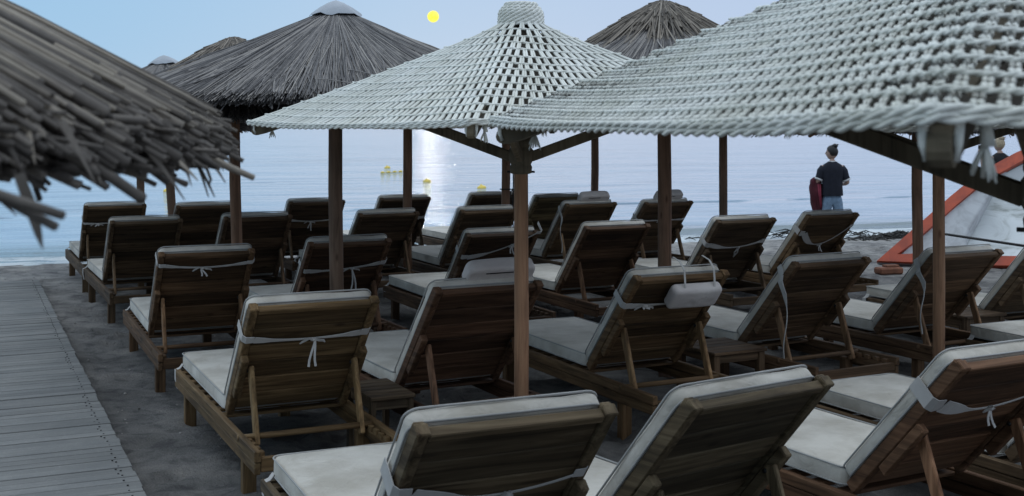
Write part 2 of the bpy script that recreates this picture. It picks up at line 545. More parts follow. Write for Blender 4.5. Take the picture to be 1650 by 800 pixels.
# ------------------------------------------------------------------ boardwalk
def build_boardwalk():
    p0 = Vector((-1.985, 6.5)); p1 = Vector((-5.90, 15.1)); d = (p1 - p0).normalized(); r = Vector((d.y, -d.x))
    br = random.Random(3)
    b = MB(); L0 = -6.0; L = 0.0; k = 0
    Lend = (p1 - p0).length + .1
    y = L0
    ang = math.atan2(d.y, d.x) - PI / 2
    cr, sr = math.cos(ang), math.sin(ang)
    rot = [[cr, -sr, 0], [sr, cr, 0], [0, 0, 1]]
    nails = MB()
    while y < Lend:
        wd = .100 + br.uniform(-.004, .004)
        jr = br.uniform(-.006, .006)
        W = 1.75
        c = p0 + d * (y + wd / 2) - r * (W / 2 - jr)
        b.box((c.x, c.y,   .046 + br.uniform(-.003, .003)), (W, wd - br.choice([.005, .006, .009]), .03), np.array(rot) @ np.array([[1, br.uniform(-.004, .004), 0], [0, 1, 0], [br.uniform(-.002, .002), 0, 1]]), br.uniform(-.12, .12), .003)
        for off in (.07,) if br.random() < .7 else (.07, .09):
            q = p0 + d * (y + wd * (.3 if off == .07 else .7)) - r * (off + br.uniform(0, .01))
            nails.lathe([(.006, .0605), (.006, .0645), (.0001, .066)], 6, (q.x, q.y, 0), -.3)
        y += wd; k += 1
    m, t, bs = nmat('boardwalk timber')
    mp = N(t, 'ShaderNodeMapping'); tc_ = N(t, 'ShaderNodeTexCoord')
    mp.inputs['Rotation'].default_value = (0, 0, -ang); t.links.new(tc_.outputs['Object'], mp.inputs['Vector'])
    m2 = N(t, 'ShaderNodeMapping'); m2.inputs['Scale'].default_value = (1.4, 34, 34); t.links.new(mp.outputs[0], m2.inputs['Vector'])
    n1 = noise(t, m2.outputs[0], 1.0, 7, .65, .6)
    rp = ramp(t, [(.25, (.165, .168, .168)), (.5, (.215, .216, .212)), (.75, (.26, .257, .248))]); t.links.new(n1, rp.inputs[0])
    n2 = noise(t, mp.outputs[0], 1.3, 5, .65)
    r2 = ramp(t, [(.3, (.6, .62, .64)), (.7, (1.2, 1.17, 1.12))]); t.links.new(n2, r2.inputs[0])
    c = mixc(t, rp.outputs[0], r2.outputs[0], .85, 'MULTIPLY')
    # drifted sand specks
    n3 = noise(t, mp.outputs[0], 60, 4, .8)
    r3 = ramp(t, [(.55, (0, 0, 0)), (.75, (.12, .115, .105))]); t.links.new(n3, r3.inputs[0])
    n5 = noise(t, mp.outputs[0], .9, 6, .7, .8); r5 = ramp(t, [(.35, (0, 0, 0)), (.75, (1, 1, 1))]); t.links.new(n5, r5.inputs[0])
    c = mixc(t, c, (.215, .21, .20), scalec(t, r5.outputs[0], .6))
    c = mixc(t, c, r3.outputs[0], .7, 'ADD')
    c = scalec(t, c, tint_value(t))
    t.links.new(c, bs.inputs['Base Color']); bs.inputs['Roughness'].default_value = .85
    bs.inputs['Specular IOR Level'].default_value = .2
    bump(t, bs, n1, .5, .004)
    o = b.build('boardwalk', m); tag(o, kind='structure')
    nn = nails.build('nails', dark_iron, o)
    nn['kind'] = 'stuff'
build_boardwalk()

# ------------------------------------------------------------------ sun lounger prototype
ZP, LB, RE, ZR, EL, LF, ZROD, EROD, AL = .37, .89, .867, .341, .409, 1.486, .322, .486, R(47.8)
CA, SA = math.cos(AL), math.sin(AL)
BN = np.array([0, -SA, -CA])                       # out of the back of the backrest (down and to the rear)
def bp(x, t, n=0.0):
    """point on the backrest: x across, t up from the pivot, n behind the back plane"""
    return np.array([x, -t * CA, ZP + t * SA]) + BN * n
BU = np.array([0, -CA, SA])

def cushion(mb, corner, ex, ey, ez, sx, sy, sz, rad=.045, puff=.014, seed=0, nx=10, ny=18):
    """soft box: local frame ex,ey,ez (unit), sizes sx,sy,sz, centre 'corner'"""
    ex, ey, ez = [np.array(q, float) for q in (ex, ey, ez)]
    bm = bmesh.new()
    bmesh.ops.create_cube(bm, size=1.0)
    for v in bm.verts: v.co = Vector((v.co.x * sx, v.co.y * sy, v.co.z * sz))
    vert_e = [e for e in bm.edges if abs(e.verts[0].co.z - e.verts[1].co.z) > sz * .5]
    bmesh.ops.bevel(bm, geom=vert_e, offset=rad, segments=4, profile=.5, affect='EDGES')
    rim = [e for e in bm.edges if abs(e.verts[0].co.z - e.verts[1].co.z) < 1e-6 and len(e.link_faces) == 2 and abs(e.link_faces[0].normal.z - e.link_faces[1].normal.z) > .5]
    bmesh.ops.bevel(bm, geom=rim, offset=min(.022, sz * .3), segments=3, profile=.5, affect='EDGES')
    # cut the big faces into a grid so they can puff
    for k in range(1, nx):
        bmesh.ops.bisect_plane(bm, geom=bm.verts[:] + bm.edges[:] + bm.faces[:], plane_co=((k / nx - .5) * sx, 0, 0), plane_no=(1, 0, 0))
    for k in range(1, ny):
        bmesh.ops.bisect_plane(bm, geom=bm.verts[:] + bm.edges[:] + bm.faces[:], plane_co=(0, (k / ny - .5) * sy, 0), plane_no=(0, 1, 0))
    bmesh.ops.recalc_face_normals(bm, faces=bm.faces)
    V = []
    for v in bm.verts:
        a = max(0, 1 - (2 * v.co.x / sx) ** 2) * max(0, 1 - (2 * v.co.y / sy) ** 4)
        z = v.co.z + (1 if v.co.z > 0 else -.0) * puff * a ** .6
        z += .006 * mnoise.noise((v.co.x * 5 + seed, v.co.y * 4, seed * 3.3)) * (1 if v.co.z > 0 else 0)
        x = v.co.x + .004 * mnoise.noise((v.co.y * 6, v.co.z * 9, seed + 5)); y = v.co.y + .004 * mnoise.noise((v.co.x * 7, v.co.z * 9, seed + 9))
        V.append(np.array(corner) + ex * x + ey * y + ez * z)
    bm.verts.index_update()
    F = [tuple(v.index for v in f.verts) for f in bm.faces]
    bm.free()
    mb.add(V, F, 0, True)
    return mb

def piping_loop(mb, corner, ex, ey, ez, sx, sy, z, rad=.045, r=.0045):
    ex, ey, ez = [np.array(q, float) for q in (ex, ey, ez)]
    P = []
    for cx, cy, a0 in ((1, 1, 0), (-1, 1, 90), (-1, -1, 180), (1, -1, 270)):
        for k in range(5):
            a = R(a0 + k * 22.5)
            P.append((cx * (sx / 2 - rad) + rad * math.cos(a), cy * (sy / 2 - rad) + rad * math.sin(a)))
    P.append(P[0])
    mb.tube([np.array(corner) + ex * p[0] + ey * p[1] + ez * z for p in P], r, 6, up=tuple(ez))

def make_lounger():
    root = empty("sun_lounger")
    lr = random.Random(8)
    for s in (-1, 1):
        b = MB(); x = s * .379
        b.box((x, (LF - RE) / 2, ZR - .030), (.036, LF + RE, .058), None, 0, .005)
        b.box((x, (LF - RE) / 2, ZR - .093), (.032, LF + RE - .012, .060), None, -.12, .005)
        b.build('side_rail', wood_y, root)
    for s in (-1, 1):
        for y, t in ((-EL, .05), (LF - .17, -.1)):
            b = MB(); b.box((s * .322, y, .105), (.074, .07, .46 - .115), None, t, .006)
            b.box((s * .357, y, .23), (.006, .022, .022), None, -.7, .006)
            b.build('leg', wood_z, root)
    b = MB()
    for k in range(9):
        y = .08 + k * .165
        b.box((0, y, ZR - .022), (.716, .085, .018), None, lr.uniform(-.25, .1))
    b.build('bed_slats', wood_x, root)
    b = MB()
    b.box((0, LF - .02, ZR - .06), (.722, .034, .10), None, 0); b.build('end_board', wood_x, root)
    b = MB(); b.box((0, -RE + .025, ZR - .075), (.722, .034, .075), None, -.1); b.build('end_board', wood_x, root)
    # notched racks inside the rails that hold the prop rod
    for s in (-1, 1):
        b = MB(); x = s * .343
        b.box((x, -.62, ZR - .075), (.032, .44, .05), None, -.1)
        for k in range(5):
            b.box((x, -.43 - k * .088, ZR - .036), (.030, .046, .032), None, -.05 + .04 * k)
        b.build('notched_rack', wood_y, root)
    # backrest
    for s in (-1, 1):
        b = MB()
        b.bar(bp(s * .337, -.02), bp(s * .337, LB), .044, .062, BN, .06 * s, .006)
        b.bar(bp(s * .337, LB - .006, .010), bp(s * .337, LB + .012, .010), .048, .046, BN, .12, .006)
        b.build('back_stile', wood_y, root)
    b = MB(); n = 6; h = (LB - .05) / n
    for k in range(n):
        t0 = .02 + k * h
        b.bar(bp(0, t0 + .003, .004 + lr.uniform(-.003, .003)), bp(0, t0 + h - .005, .004 + lr.uniform(-.003, .003)), .626, .022, BN, lr.choice((-.42, -.25, -.05, .1, .3, .38)), .004)
    b.bar(bp(0, LB - .034, .012), bp(0, LB - .002, .012), .626, .040, BN, .1, .004)
    b.build('back_panel', wood_x, root)
    for s in (-1, 1):
        b = MB()
        b.bar(bp(s * .338, .20, .057), bp(s * .338, .53, .057), .042, .050, BN, .08, .006)
        b.build('cleat', wood_y, root)
        b = MB()
        b.bar(bp(s * .296, .46, .055), (s * .296, -EROD - .012, ZROD - .05), .026, .058, (0, -1, .4), .8, .006)
        pr = b.build('prop_leg', wood_z, root)
        g = MB(); g.tube([bp(s * .300, .43, .06) + np.array([q, 0, 0]) * 1.0 for q in (-.024, .03)], .010, 8)
        g.build('bolt', dark_iron, pr)
    b = MB(); b.tube([(-.40, -EROD, ZROD), (.40, -EROD, ZROD)], .017, 10); b.build('prop_rod', wood_x, root)
    # mattress: seat and back, both with piping
    sc = np.array([0, .77, ZR + .052]); e = np.eye(3)
    m = MB(); cushion(m, sc, e[0], e[1], e[2], .70, 1.44, .092, seed=1)
    seat = m.build('seat_cushion', cushion_mat, root)
    p = MB()
    for z in (.045, -.034): piping_loop(p, sc, e[0], e[1], e[2], .703, 1.443, z, .05)
    p.build('piping', piping_mat, seat)
    bc = bp(0, .437, -.058)
    m = MB(); cushion(m, bc, e[0], BU, -BN, .705, .872, .064, seed=4, puff=.012)
    back = m.build('back_cushion', cushion_mat, root)
    p = MB()
    for z in (.031, -.024): piping_loop(p, bc, e[0], BU, -BN, .708, .875, z, .05)
    p.build('piping', piping_mat, back)
    # strap that ties the mattress to the front corner of the rail
    f = MB()
    ys = LF - .05
    f.ribbon([(-.352, ys, ZR + .030), (-.372, ys, ZR + .0045), (-.402, ys, ZR - .006), (-.4015, ys, ZR - .07), (-.39, ys, ZR - .132)], .045, .004, (0, 1, 0))
    f.build('foot_strap', strap_mat, seat)
    return root

proto = make_lounger()

def back_part(root):
    return [c for c in root.children if c.name.startswith('back_cushion')][0]

def cat(x0, t0, x1, t1, sag, n=13, nn=.042):
    P = []
    for i in range(n):
        a = i / (n - 1)
        P.append(bp(x0 + (x1 - x0) * a, t0 + (t1 - t0) * a - sag * 4 * a * (1 - a), nn))
    return P

def wrap(m, s, t, w=.045, n=.042):
    """band round the side of the cushion and stile"""
    m.ribbon([bp(s * .300, t + .004, n), bp(s * .345, t, n - .0025), bp(s * .3640, t, n - .022), bp(s * .3645, t, -.02), bp(s * .3660, t, -.09)], [w * .9, w, w, w, w], .004, BU)

def bow(m, x, t, n=.047, seed=0, tail=.11, sp=.06):
    q = random.Random(seed)
    m.tube([bp(x - .012, t, n), bp(x, t + .003, n + .009), bp(x + .012, t, n)], .010, 8)
    for s in (-1, 1):
        m.ribbon([bp(x, t, n), bp(x + s * sp * .5, t + .012 - .01 * s, n + .014), bp(x + s * sp, t - .012, n + .006), bp(x + s * sp * 1.2, t - .03, n + .004)], [.010, .016, .014, .006], .003, BU)
        l = tail * q.uniform(.7, 1.15)
        P = [bp(x, t, n + .004) + np.array([s * .02 * a + .012 * math.sin(a * 3 + seed), -.012 * a, -l * a]) for a in (0, .25, .5, .75, 1)]
        m.ribbon(P, [.008, .011, .012, .012, .013], .003, (1, 0, .2))

def strap_taut(root, t=.64, bx=.0, sag=.02, seed=0, tail=.11, w=.05, tR=None):
    m = MB(); tR = t if tR is None else tR
    wrap(m, -1, t, w); wrap(m, 1, tR, w)
    P = cat(-.300, t, .300, tR, sag)
    wd = [w * .92, w * .8, w * .45, .018, .014, .013, .013, .013, .014, .018, w * .45, w * .8, w * .92]
    m.ribbon(P, wd, .004, BU)
    a = (bx + .30) / .60
    bow(m, bx, t + (tR - t) * a - sag * 4 * a * (1 - a), seed=seed, tail=tail)
    m.build('tie_strap', strap_mat, back_part(root))

def strap_loop(root, t=.6, bx=0., sag=.05, loop=.12, w=.055):
    m = MB(); wrap(m, -1, t, w); wrap(m, 1, t + .03, w)
    P = cat(-.300, t, .300, t + .03, sag)
    m.ribbon(P, [w, w, w * .9, w * .5, .016, .014, .013, .013, .013, .014, .018, w * .4, w * .7], .004, BU)
    a = (bx + .3) / .6; t1 = t + .03 * a - sag * 4 * a * (1 - a)
    m.tube([bp(bx, t1 + .01, .045), bp(bx, t1, .055), bp(bx, t1 - .012, .047)], .009, 8)
    m.tube([bp(bx, t1, .046), bp(bx - .018, t1 - loop * .5, .05), bp(bx, t1 - loop, .05), bp(bx + .02, t1 - loop * .5, .05), bp(bx, t1, .046)], .0065, 6)
    m.build('tie_strap', strap_mat, back_part(root))

def strap_slack(root, t=.68, sag=.2, w=.06, bx=.02, tR=None):
    m = MB(); tR = t if tR is None else tR
    wrap(m, -1, t, w); wrap(m, 1, tR, w * .6)
    P = cat(-.300, t, .300, tR, sag, 17, .046)
    wd = [w, w, w, w * .9, w * .7, w * .35, .012] + [.010] * 10
    m.ribbon(P, wd, .004, BU)
    a = (bx + .3) / .6; t1 = t + (tR - t) * a - sag * 4 * a * (1 - a)
    bow(m, bx, t1, seed=3, tail=.09, sp=.02)
    m.build('tie_strap', strap_mat, back_part(root))

def strap_hang(root, s=-1, t=.72, l=.62, w=.055, seed=0):
    """an untied strap: wide tab at the side of the cushion, thin cord hanging straight down"""
    q = random.Random(seed); m = MB()
    p = bp(s * .3665, t, -.03)
    P = [p]; W = [w * .5]
    for k in range(1, 15):
        a = k / 14
        P.append(p + np.array([s * (.012 + .01 * math.sin(a * 9 + seed)), -.05 * min(1, a * 5) + .012 * math.sin(a * 7 + seed), -l * a]))
        W.append(w if a < .22 else (w * .6 if a < .3 else (.009 if a < .9 else .016)))
    m.ribbon(P, W, .004, (.2, 1, .1))
    m.ribbon([bp(s * .362, t + .02, -.10), bp(s * .3665, t + .01, -.06), p], [w * .8, w, w * .6], .004, BU)
    m.build('tie_strap', strap_mat, back_part(root))

def pillow_behind(root, x=.12, t=.79, w=.36):
    """head roll hung over the top so it lies on the rear of the backrest"""
    m = MB()
    cushion(m, bp(x, t, .072), (1, 0, 0), BU, BN, w, .18, .075, rad=.035, puff=.012, seed=7, nx=6, ny=5)
    o = m.build('head_pillow', pillow_mat, root)
    for dx in (-.11, .12):
        q = MB(); q.ribbon([bp(x + dx, t + .075, .10), bp(x + dx, LB + .01, .052), bp(x + dx, LB + .055, .0), bp(x + dx, LB + .058, -.07), bp(x + dx, LB + .02, -.145)], .014, .003, (1, 0, 0))
        q.build('pillow_loop', strap_mat, o)

def pillow_top(root, x=.1, w=.46, lean=.02):
    """head roll resting on top of the cushion, peeping over the back"""
    m = MB()
    cushion(m, bp(x, LB - .005, -.125), (1, 0, 0), BU, -BN, w, .16, .085, rad=.05, puff=.018, seed=2, nx=6, ny=5)
    o = m.build('head_pillow', pillow_mat, root)
    q = MB(); q.tube([bp(x - w * .25, LB + .035, -.082), bp(x + w * .15, LB + .037, -.081)], .004, 6, -.6)
    q.build('zip', dark_iron, o)

LOUNGERS = {  # x, y, yaw, label, wood tint, extras
 'S': (-.217, 4.498, 24.0, 'wooden lounger nearest the camera at bottom left, wide white strap across its cut-off back', (1.0, 1.0, .9)),
 'E': (.57, 4.86, 34.8, 'bottom centre lounger with bare green-tinged back panel and no strap on it', (.95, .98, .88)),
 'F': (1.85, 5.65, 28.7, 'large lounger at bottom right with pinkish strap knotted on its reddish back', (1.15, .82, .68)),
 'F2': (2.78, 6.15, 27.0, 'lounger at the right edge showing only its seat foot behind the knotted-strap lounger', (1.0, .9, .8)),
 'A': (-1.32, 7.11, 25.2, 'yellowish wood lounger beside the boardwalk with a white strap tied in a neat bow', (1.38, 1.20, .88)),
 'B': (-.41, 7.77, 27.6, 'dark reddish lounger behind the rope umbrella post, pillow lying along its top edge', (.85, .62, .55)),
 'C': (.84, 8.37, 26.1, 'lounger with a white head pillow hung down over the rear of its back', (1.15, .95, .72)),
 'D': (2.02, 9.25, 28.2, 'lounger with an untied strap dangling to the ground down its left side, beside low table', (1.0, .82, .7)),
 'G': (3.22, 9.81, 27.0, 'lounger standing right behind the right brown post, loose strap hanging by the post', (1.0, .80, .68)),
 'Q': (4.38, 10.56, 24.8, 'lounger half cut off by the right edge in front of the white boat', (.95, .85, .75)),
 'Q2': (4.5, 8.25, 25.0, 'lounger beyond the right edge of which only the foot end shows', (.95, .85, .75)),
 'H': (-2.55, 9.72, 23.8, 'third lounger along the boardwalk with a small bow tied near its top rail', (1.0, .78, .62)),
 'I': (-1.61, 10.52, 27.7, 'lounger behind the thick thatch umbrella post with a strap tied across its middle', (.9, .66, .58)),
 'Wc': (-.34, 11.40, 25.7, 'lounger just left of the tall rope umbrella post, slack cord knotted across its back', (.85, .68, .6)),
 'O': (.76, 12.18, 25.6, 'bare-backed reddish lounger directly right of the tall rope umbrella post', (.9, .68, .58)),
 'M': (2.13, 12.81, 25.4, 'lounger with a small loop hanging from its strap, right of the thatch post', (.8, .72, .66)),
 'L': (3.19, 13.60, 28.1, 'lounger in front of the standing woman with a slack cord curving across its back', (1.1, .92, .72)),
 'K': (-4.00, 12.94, 25.4, 'second lounger from the sea along the boardwalk, with plain dark back', (.8, .7, .6)),
 'Y2': (-2.91, 13.19, 26.1, 'plain dark lounger standing behind the left thatch umbrella post', (.75, .62, .55)),
 'X1': (-1.66, 14.05, 28.1, 'plain dark lounger in the middle with pale grey cushion top, left of the moon glitter', (.72, .62, .56)),
 'V': (-.52, 14.35, 26.4, 'plain dark lounger at the end of the moon glitter, its pale seat showing at left', (.75, .65, .58)),
 'P': (.70, 15.28, 27.4, 'lounger with a pillow over its top and a thin cord hanging at its left', (.95, .82, .68)),
 'N': (1.68, 15.62, 28.5, 'lounger with a round pillow on top, seen behind the right thatch post', (.9, .76, .66)),
 'J': (-5.02, 15.09, 25.0, 'farthest lounger along the boardwalk, nearest to the breaking wave', (.8, .7, .58)),
 'Y3': (-3.96, 15.14, 27.2, 'lounger between two thatch posts at left, its back half hidden by a post', (.75, .64, .56)),
 'Y1': (-2.70, 15.73, 25.8, 'lounger at left of the thick post with a thin strap bow, backed by the sea', (.78, .66, .58)),
 'X2': (-1.69, 16.74, 26.2, 'seaside lounger crossed by a thin thatch post, right beside the moon glitter', (.7, .62, .56)),
 'U': (-.50, 17.34, 26.7, 'lounger farthest out by the water, behind the post with the hanging cord', (.72, .64, .58)),
 'T': (.37, 17.01, 27.0, 'small far lounger with greenish back just right of the tall rope umbrella post', (1.0, 1.0, .78)),
}
chairs = {}
for i, (k, (x, y, yaw, lab, tint)) in enumerate(LOUNGERS.items()):
    o = proto if i == 0 else copy_tree(proto)
    o.location = (x, y, -.004); o.rotation_euler = (0, 0, R(yaw))
    tag(o, lab, 'sun lounger', 'wooden sun loungers set out in rows on the sand')
    chairs[k] = o
    for ch in o.children_recursive:
        q = 1 + rnd.uniform(-.10, .10)
        ch.color = (tint[0] * q, tint[1] * q, tint[2] * q, 1)

prng = random.Random(31)
for k, o in chairs.items():
    dl = R(prng.uniform(-1.4, 1.4)); pv = Vector((0, 0, ZP)); rm = Matrix.Rotation(dl, 3, 'X')
    jx, js = prng.uniform(-.012, .012), prng.uniform(-.012, .012)
    for ch in o.children:
        nm = ch.name.split('.')[0]
        if nm in ('back_stile', 'back_panel', 'cleat', 'back_cushion'):
            ch.rotation_euler = (dl, 0, 0); ch.location = pv - rm @ pv
            if nm == 'back_cushion': ch.location.x += jx
        elif nm == 'seat_cushion':
            ch.location = (js, prng.uniform(-.015, .012), 0); ch.rotation_euler = (0, 0, R(prng.uniform(-.6, .6)))
strap_slack(chairs['S'], .58, .06, .075, .06)
strap_slack(chairs['F'], .66, .07, .075, .04)
strap_taut(chairs['A'], .66, .03, .02, 2, .13)
pillow_top(chairs['B'], .11, .46)
pillow_behind(chairs['C'], .10, .775, .38); strap_taut(chairs['C'], .66, -.2, .0, 4, .02)
strap_hang(chairs['D'], -1, .74, .62, .06, 1)
strap_hang(chairs['G'], -1, .72, .5, .06, 2)
strap_taut(chairs['H'], .80, -.03, .03, 5, .06, .035)
strap_taut(chairs['I'], .60, .06, .02, 6, .16, .045, .66)
strap_slack(chairs['Wc'], .64, .05, .05, .10, .92)
strap_loop(chairs['M'], .58, .05, .06, .14)
strap_slack(chairs['L'], .66, .22, .07, .02, .74)
strap_taut(chairs['Y1'], .62, -.04, .03, 8, .10, .04)
strap_taut(chairs['X2'], .55, .2, .0, 9, .05, .05)
pillow_top(chairs['N'], .05, .40)
strap_taut(chairs['N'], .62, .0, .0, 3, .02, .03)
pillow_top(chairs['P'], .08, .42)
strap_hang(chairs['P'], -1, .75, .5, .05, 4)
strap_taut(chairs['J'], .64, -.2, .0, 7, .03, .03)

# ------------------------------------------------------------------ low side tables
def make_table():
    root = empty('side_table')
    b = MB(); tr = random.Random(2)
    for k in range(5):
        b.box((0, -.2 + k * .1, .405), (.46, .094, .022), None, tr.uniform(-.2, .15))
    b.build('table_top', wood_x, root)
    for sx in (-1, 1):
        b = MB(); b.box((sx * .195, 0, .362), (.026, .34, .058), None, .05); b.build('apron', wood_y, root)
    for sy in (-1, 1):
        b = MB(); b.box((0, sy * .205, .362), (.36, .026, .058), None, .1); b.build('apron', wood_x, root)
    for sx in (-1, 1):
        for sy in (-1, 1):
            b = MB(); b.box((sx * .195, sy * .205, .18), (.052, .052, .428), None, tr.uniform(-.1, .15)); b.build('leg', wood_z, root)
    return root
tab = make_table()
TABLES = [(-.80, 7.30, 26, .60, 'low slatted side table between the yellowish lounger and the reddish lounger', (.75, .72, .68)),
          (1.50, 8.72, 27, 1.0, 'low slatted side table right of the lounger with the hung pillow', (.85, .72, .62)),
          (3.86, 10.32, 26, 1.0, 'low side table half hidden by the prop of the lounger at the right post', (.8, .74, .7))]
for i, (x, y, yaw, sx, lab, tint) in enumerate(TABLES):
    o = tab if i == 0 else copy_tree(tab)
    o.location = (x, y, 0); o.rotation_euler = (0, 0, R(yaw)); o.scale = (sx, 1, 1)
    tag(o, lab, 'side table', 'low wooden tables between the loungers')
    for ch in o.children: ch.color = (*tint, 1)

# ------------------------------------------------------------------ crocheted rope umbrellas
def rope_canopy(Rc, pitch, rowh, sr, z_neck=2.57, z_rim=2.02, z_top=2.672, hi=False, seed=0):
    q = random.Random(seed)
    rn = .135
    def P(u, s, n=0.0):
        """u 0 neck .. 1 rim, s 0..4 round the square, n outward"""
        rc = rn + (Rc - rn) * u
        k = int(math.floor(s)) % 4; f = s - math.floor(s)
        a0 = -PI / 2 + k * PI / 2; a1 = a0 + PI / 2
        c0 = np.array([math.cos(a0), math.sin(a0)]); c1 = np.array([math.cos(a1), math.sin(a1)])
        sq = (c0 * (1 - f) + c1 * f) * rc
        aa = a0 + f * PI / 2
        ci = np.array([math.cos(aa), math.sin(aa)]) * rc * .86
        bl = max(0, 1 - u / .28) ** 1.5
        xy = sq * (1 - bl) + ci * bl
        z = z_neck + (z_rim - z_neck) * (u ** .90) - .022 * 4 * f * (1 - f) * u
        return np.array([xy[0], xy[1], z])
    def Pn(u, s, off):
        e = .01
        a = P(min(1.0, u + e), s) - P(max(0, u - e), s); b_ = P(u, s + e) - P(u, s - e)
        nn = np.cross(a, b_); nn /= np.linalg.norm(nn) + 1e-9
        if nn[2] < 0: nn = -nn
        return P(u, s) + nn * off
    def wob(u, s): return .22 / max(1, nr_) * mnoise.noise((s * 2.3 + seed, u * 7, 3.3)) * min(1, 6 * u * (1 - u))
    nr_ = int(round(np.linalg.norm(P(1, .5) - P(0, .5)) / rowh))
    m = MB(); ns = 8 if hi else 6
    slope = np.linalg.norm(P(1, .5) - P(0, .5))
    nr = int(round(slope / rowh))
    us = [i / nr for i in range(nr + 1)]
    for i, u in enumerate(us):
        side = np.linalg.norm(P(u, 1e-6) - P(u, .999999))
        ncell = max(5, int(round(side / pitch)))
        # ring line: a twisted pair
        step = max(3, ncell * (2 if hi else 1)) * 4
        for o_, zz in ((0, .0), (PI, .002)):
            pts = []
            for j in range(step * 2 + 1):
                s = (2.5 + j / (step * 2) * 4) % 4
                ph = j * (1.1 if hi else 1.4) + o_
                p = Pn(min(u + wob(u, s), 1), s, .006 + .42 * sr * math.sin(ph))
                d = P(min(1, u + .01), s) - P(max(0, u - .01), s); d /= np.linalg.norm(d)
                pts.append(p + d * sr * .5 * math.cos(ph) + np.array([0, 0, q.uniform(-.001, .001)]))
            m.tube(pts, sr * .60, ns, q.uniform(-.06, .06), cap=False)
        if i == nr: break
        u2 = us[i + 1]
        side2 = np.linalg.norm(P((u + u2) / 2, 1e-6) - P((u + u2) / 2, .999999))
        nc = max(5, int(round(side2 / pitch)))
        for k in range(4):
            for c in range(nc):
                hw_ = .96 * sr / pitch; lean = q.uniform(-.12, .12); ctr = .5 + q.uniform(-.09, .09)
                for w_ in (ctr - hw_, ctr + hw_):
                    s0 = k + (c + w_ + q.uniform(-.03, .03)) / nc
                    s1 = k + (c + w_ + lean + q.uniform(-.03, .03)) / nc
                    # straight up the slope: keep lateral position rather than s
                    pts = []
                    tt = q.uniform(-.10, .08)
                    for a in (0, .2, .5, .8, 1):
                        uu = u + (u2 - u) * a; uu = min(1, uu + wob(uu, s0)); pts.append(Pn(uu, s0 + (s1 - s0) * a, (.002, .001, .000, .001, .002)[int(round(a * 4)) if a in (0, .5, 1) else (1 if a < .5 else 3)] * (sr / .008)))
                    m.tube(pts, [sr * .75, sr * .92, sr * 1.0, sr * .92, sr * .75], ns, tt, twist=(130 if hi else 0), lobes=(3 if hi else 0), lobe=.09, cap=False)
    # rim braid: three fat twisted ropes
    for e, off, z in ((0, .005, -.001), (1, .007, -.013)):
        for o_ in (0, PI):
            pts = []
            nst = int(4 * 2.3 / (pitch * .35))
            for j in range(nst + 1):
                s = (2.5 + j / nst * 4) % 4; ph = j * .85 + o_ + e
                p = P(1.0, s) * np.array([1.004, 1.004, 1]) + np.array([0, 0, z + .0046 * math.sin(ph)])
                p[:2] *= 1 + ((.005 * math.cos(ph))) / max(.5, np.linalg.norm(p[:2]))
                pts.append(p + np.array([0, 0, .004 * math.sin(s * 9 + seed)]))
            m.tube(pts, sr * .74, ns, q.uniform(-.05, .03), cap=False)
    # neck: dense rows round the hub, closed on top
    prof = []
    H = z_top - z_neck
    for k in range(8):
        a = k / 7
        prof.append((rn * (.90 - .04 * a if a < .5 else .88 - .95 * (a - .5) ** 2), z_neck - .005 + H * a))
    prof += [(rn * .62, z_top + .004), (rn * .38, z_top + .008), (rn * .14, z_top + .008)]
    for i, (r_, z_) in enumerate(prof):
        for o_ in (0, PI):
            nst = 72
            pts = [(( r_ + .006 * math.cos(j * .8 + o_ + i)) * math.cos(j / nst * 2 * PI), (r_ + .006 * math.cos(j * .8 + o_ + i)) * math.sin(j / nst * 2 * PI), z_ + .007 * math.sin(j * .8 + o_ + i)) for j in range(nst + 1)]
            m.tube(pts, .0075, 6, q.uniform(-.06, .04), cap=False)
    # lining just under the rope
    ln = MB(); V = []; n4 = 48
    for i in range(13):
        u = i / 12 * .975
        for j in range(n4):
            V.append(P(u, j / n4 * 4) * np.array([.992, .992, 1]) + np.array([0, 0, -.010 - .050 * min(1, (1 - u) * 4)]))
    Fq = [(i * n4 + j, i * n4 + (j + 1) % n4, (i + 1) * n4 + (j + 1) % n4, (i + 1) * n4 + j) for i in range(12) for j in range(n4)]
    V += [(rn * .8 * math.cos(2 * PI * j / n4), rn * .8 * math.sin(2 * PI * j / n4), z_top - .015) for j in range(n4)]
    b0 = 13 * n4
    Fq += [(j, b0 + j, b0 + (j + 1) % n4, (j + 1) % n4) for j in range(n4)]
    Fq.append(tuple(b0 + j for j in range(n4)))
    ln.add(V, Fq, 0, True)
    return m, ln

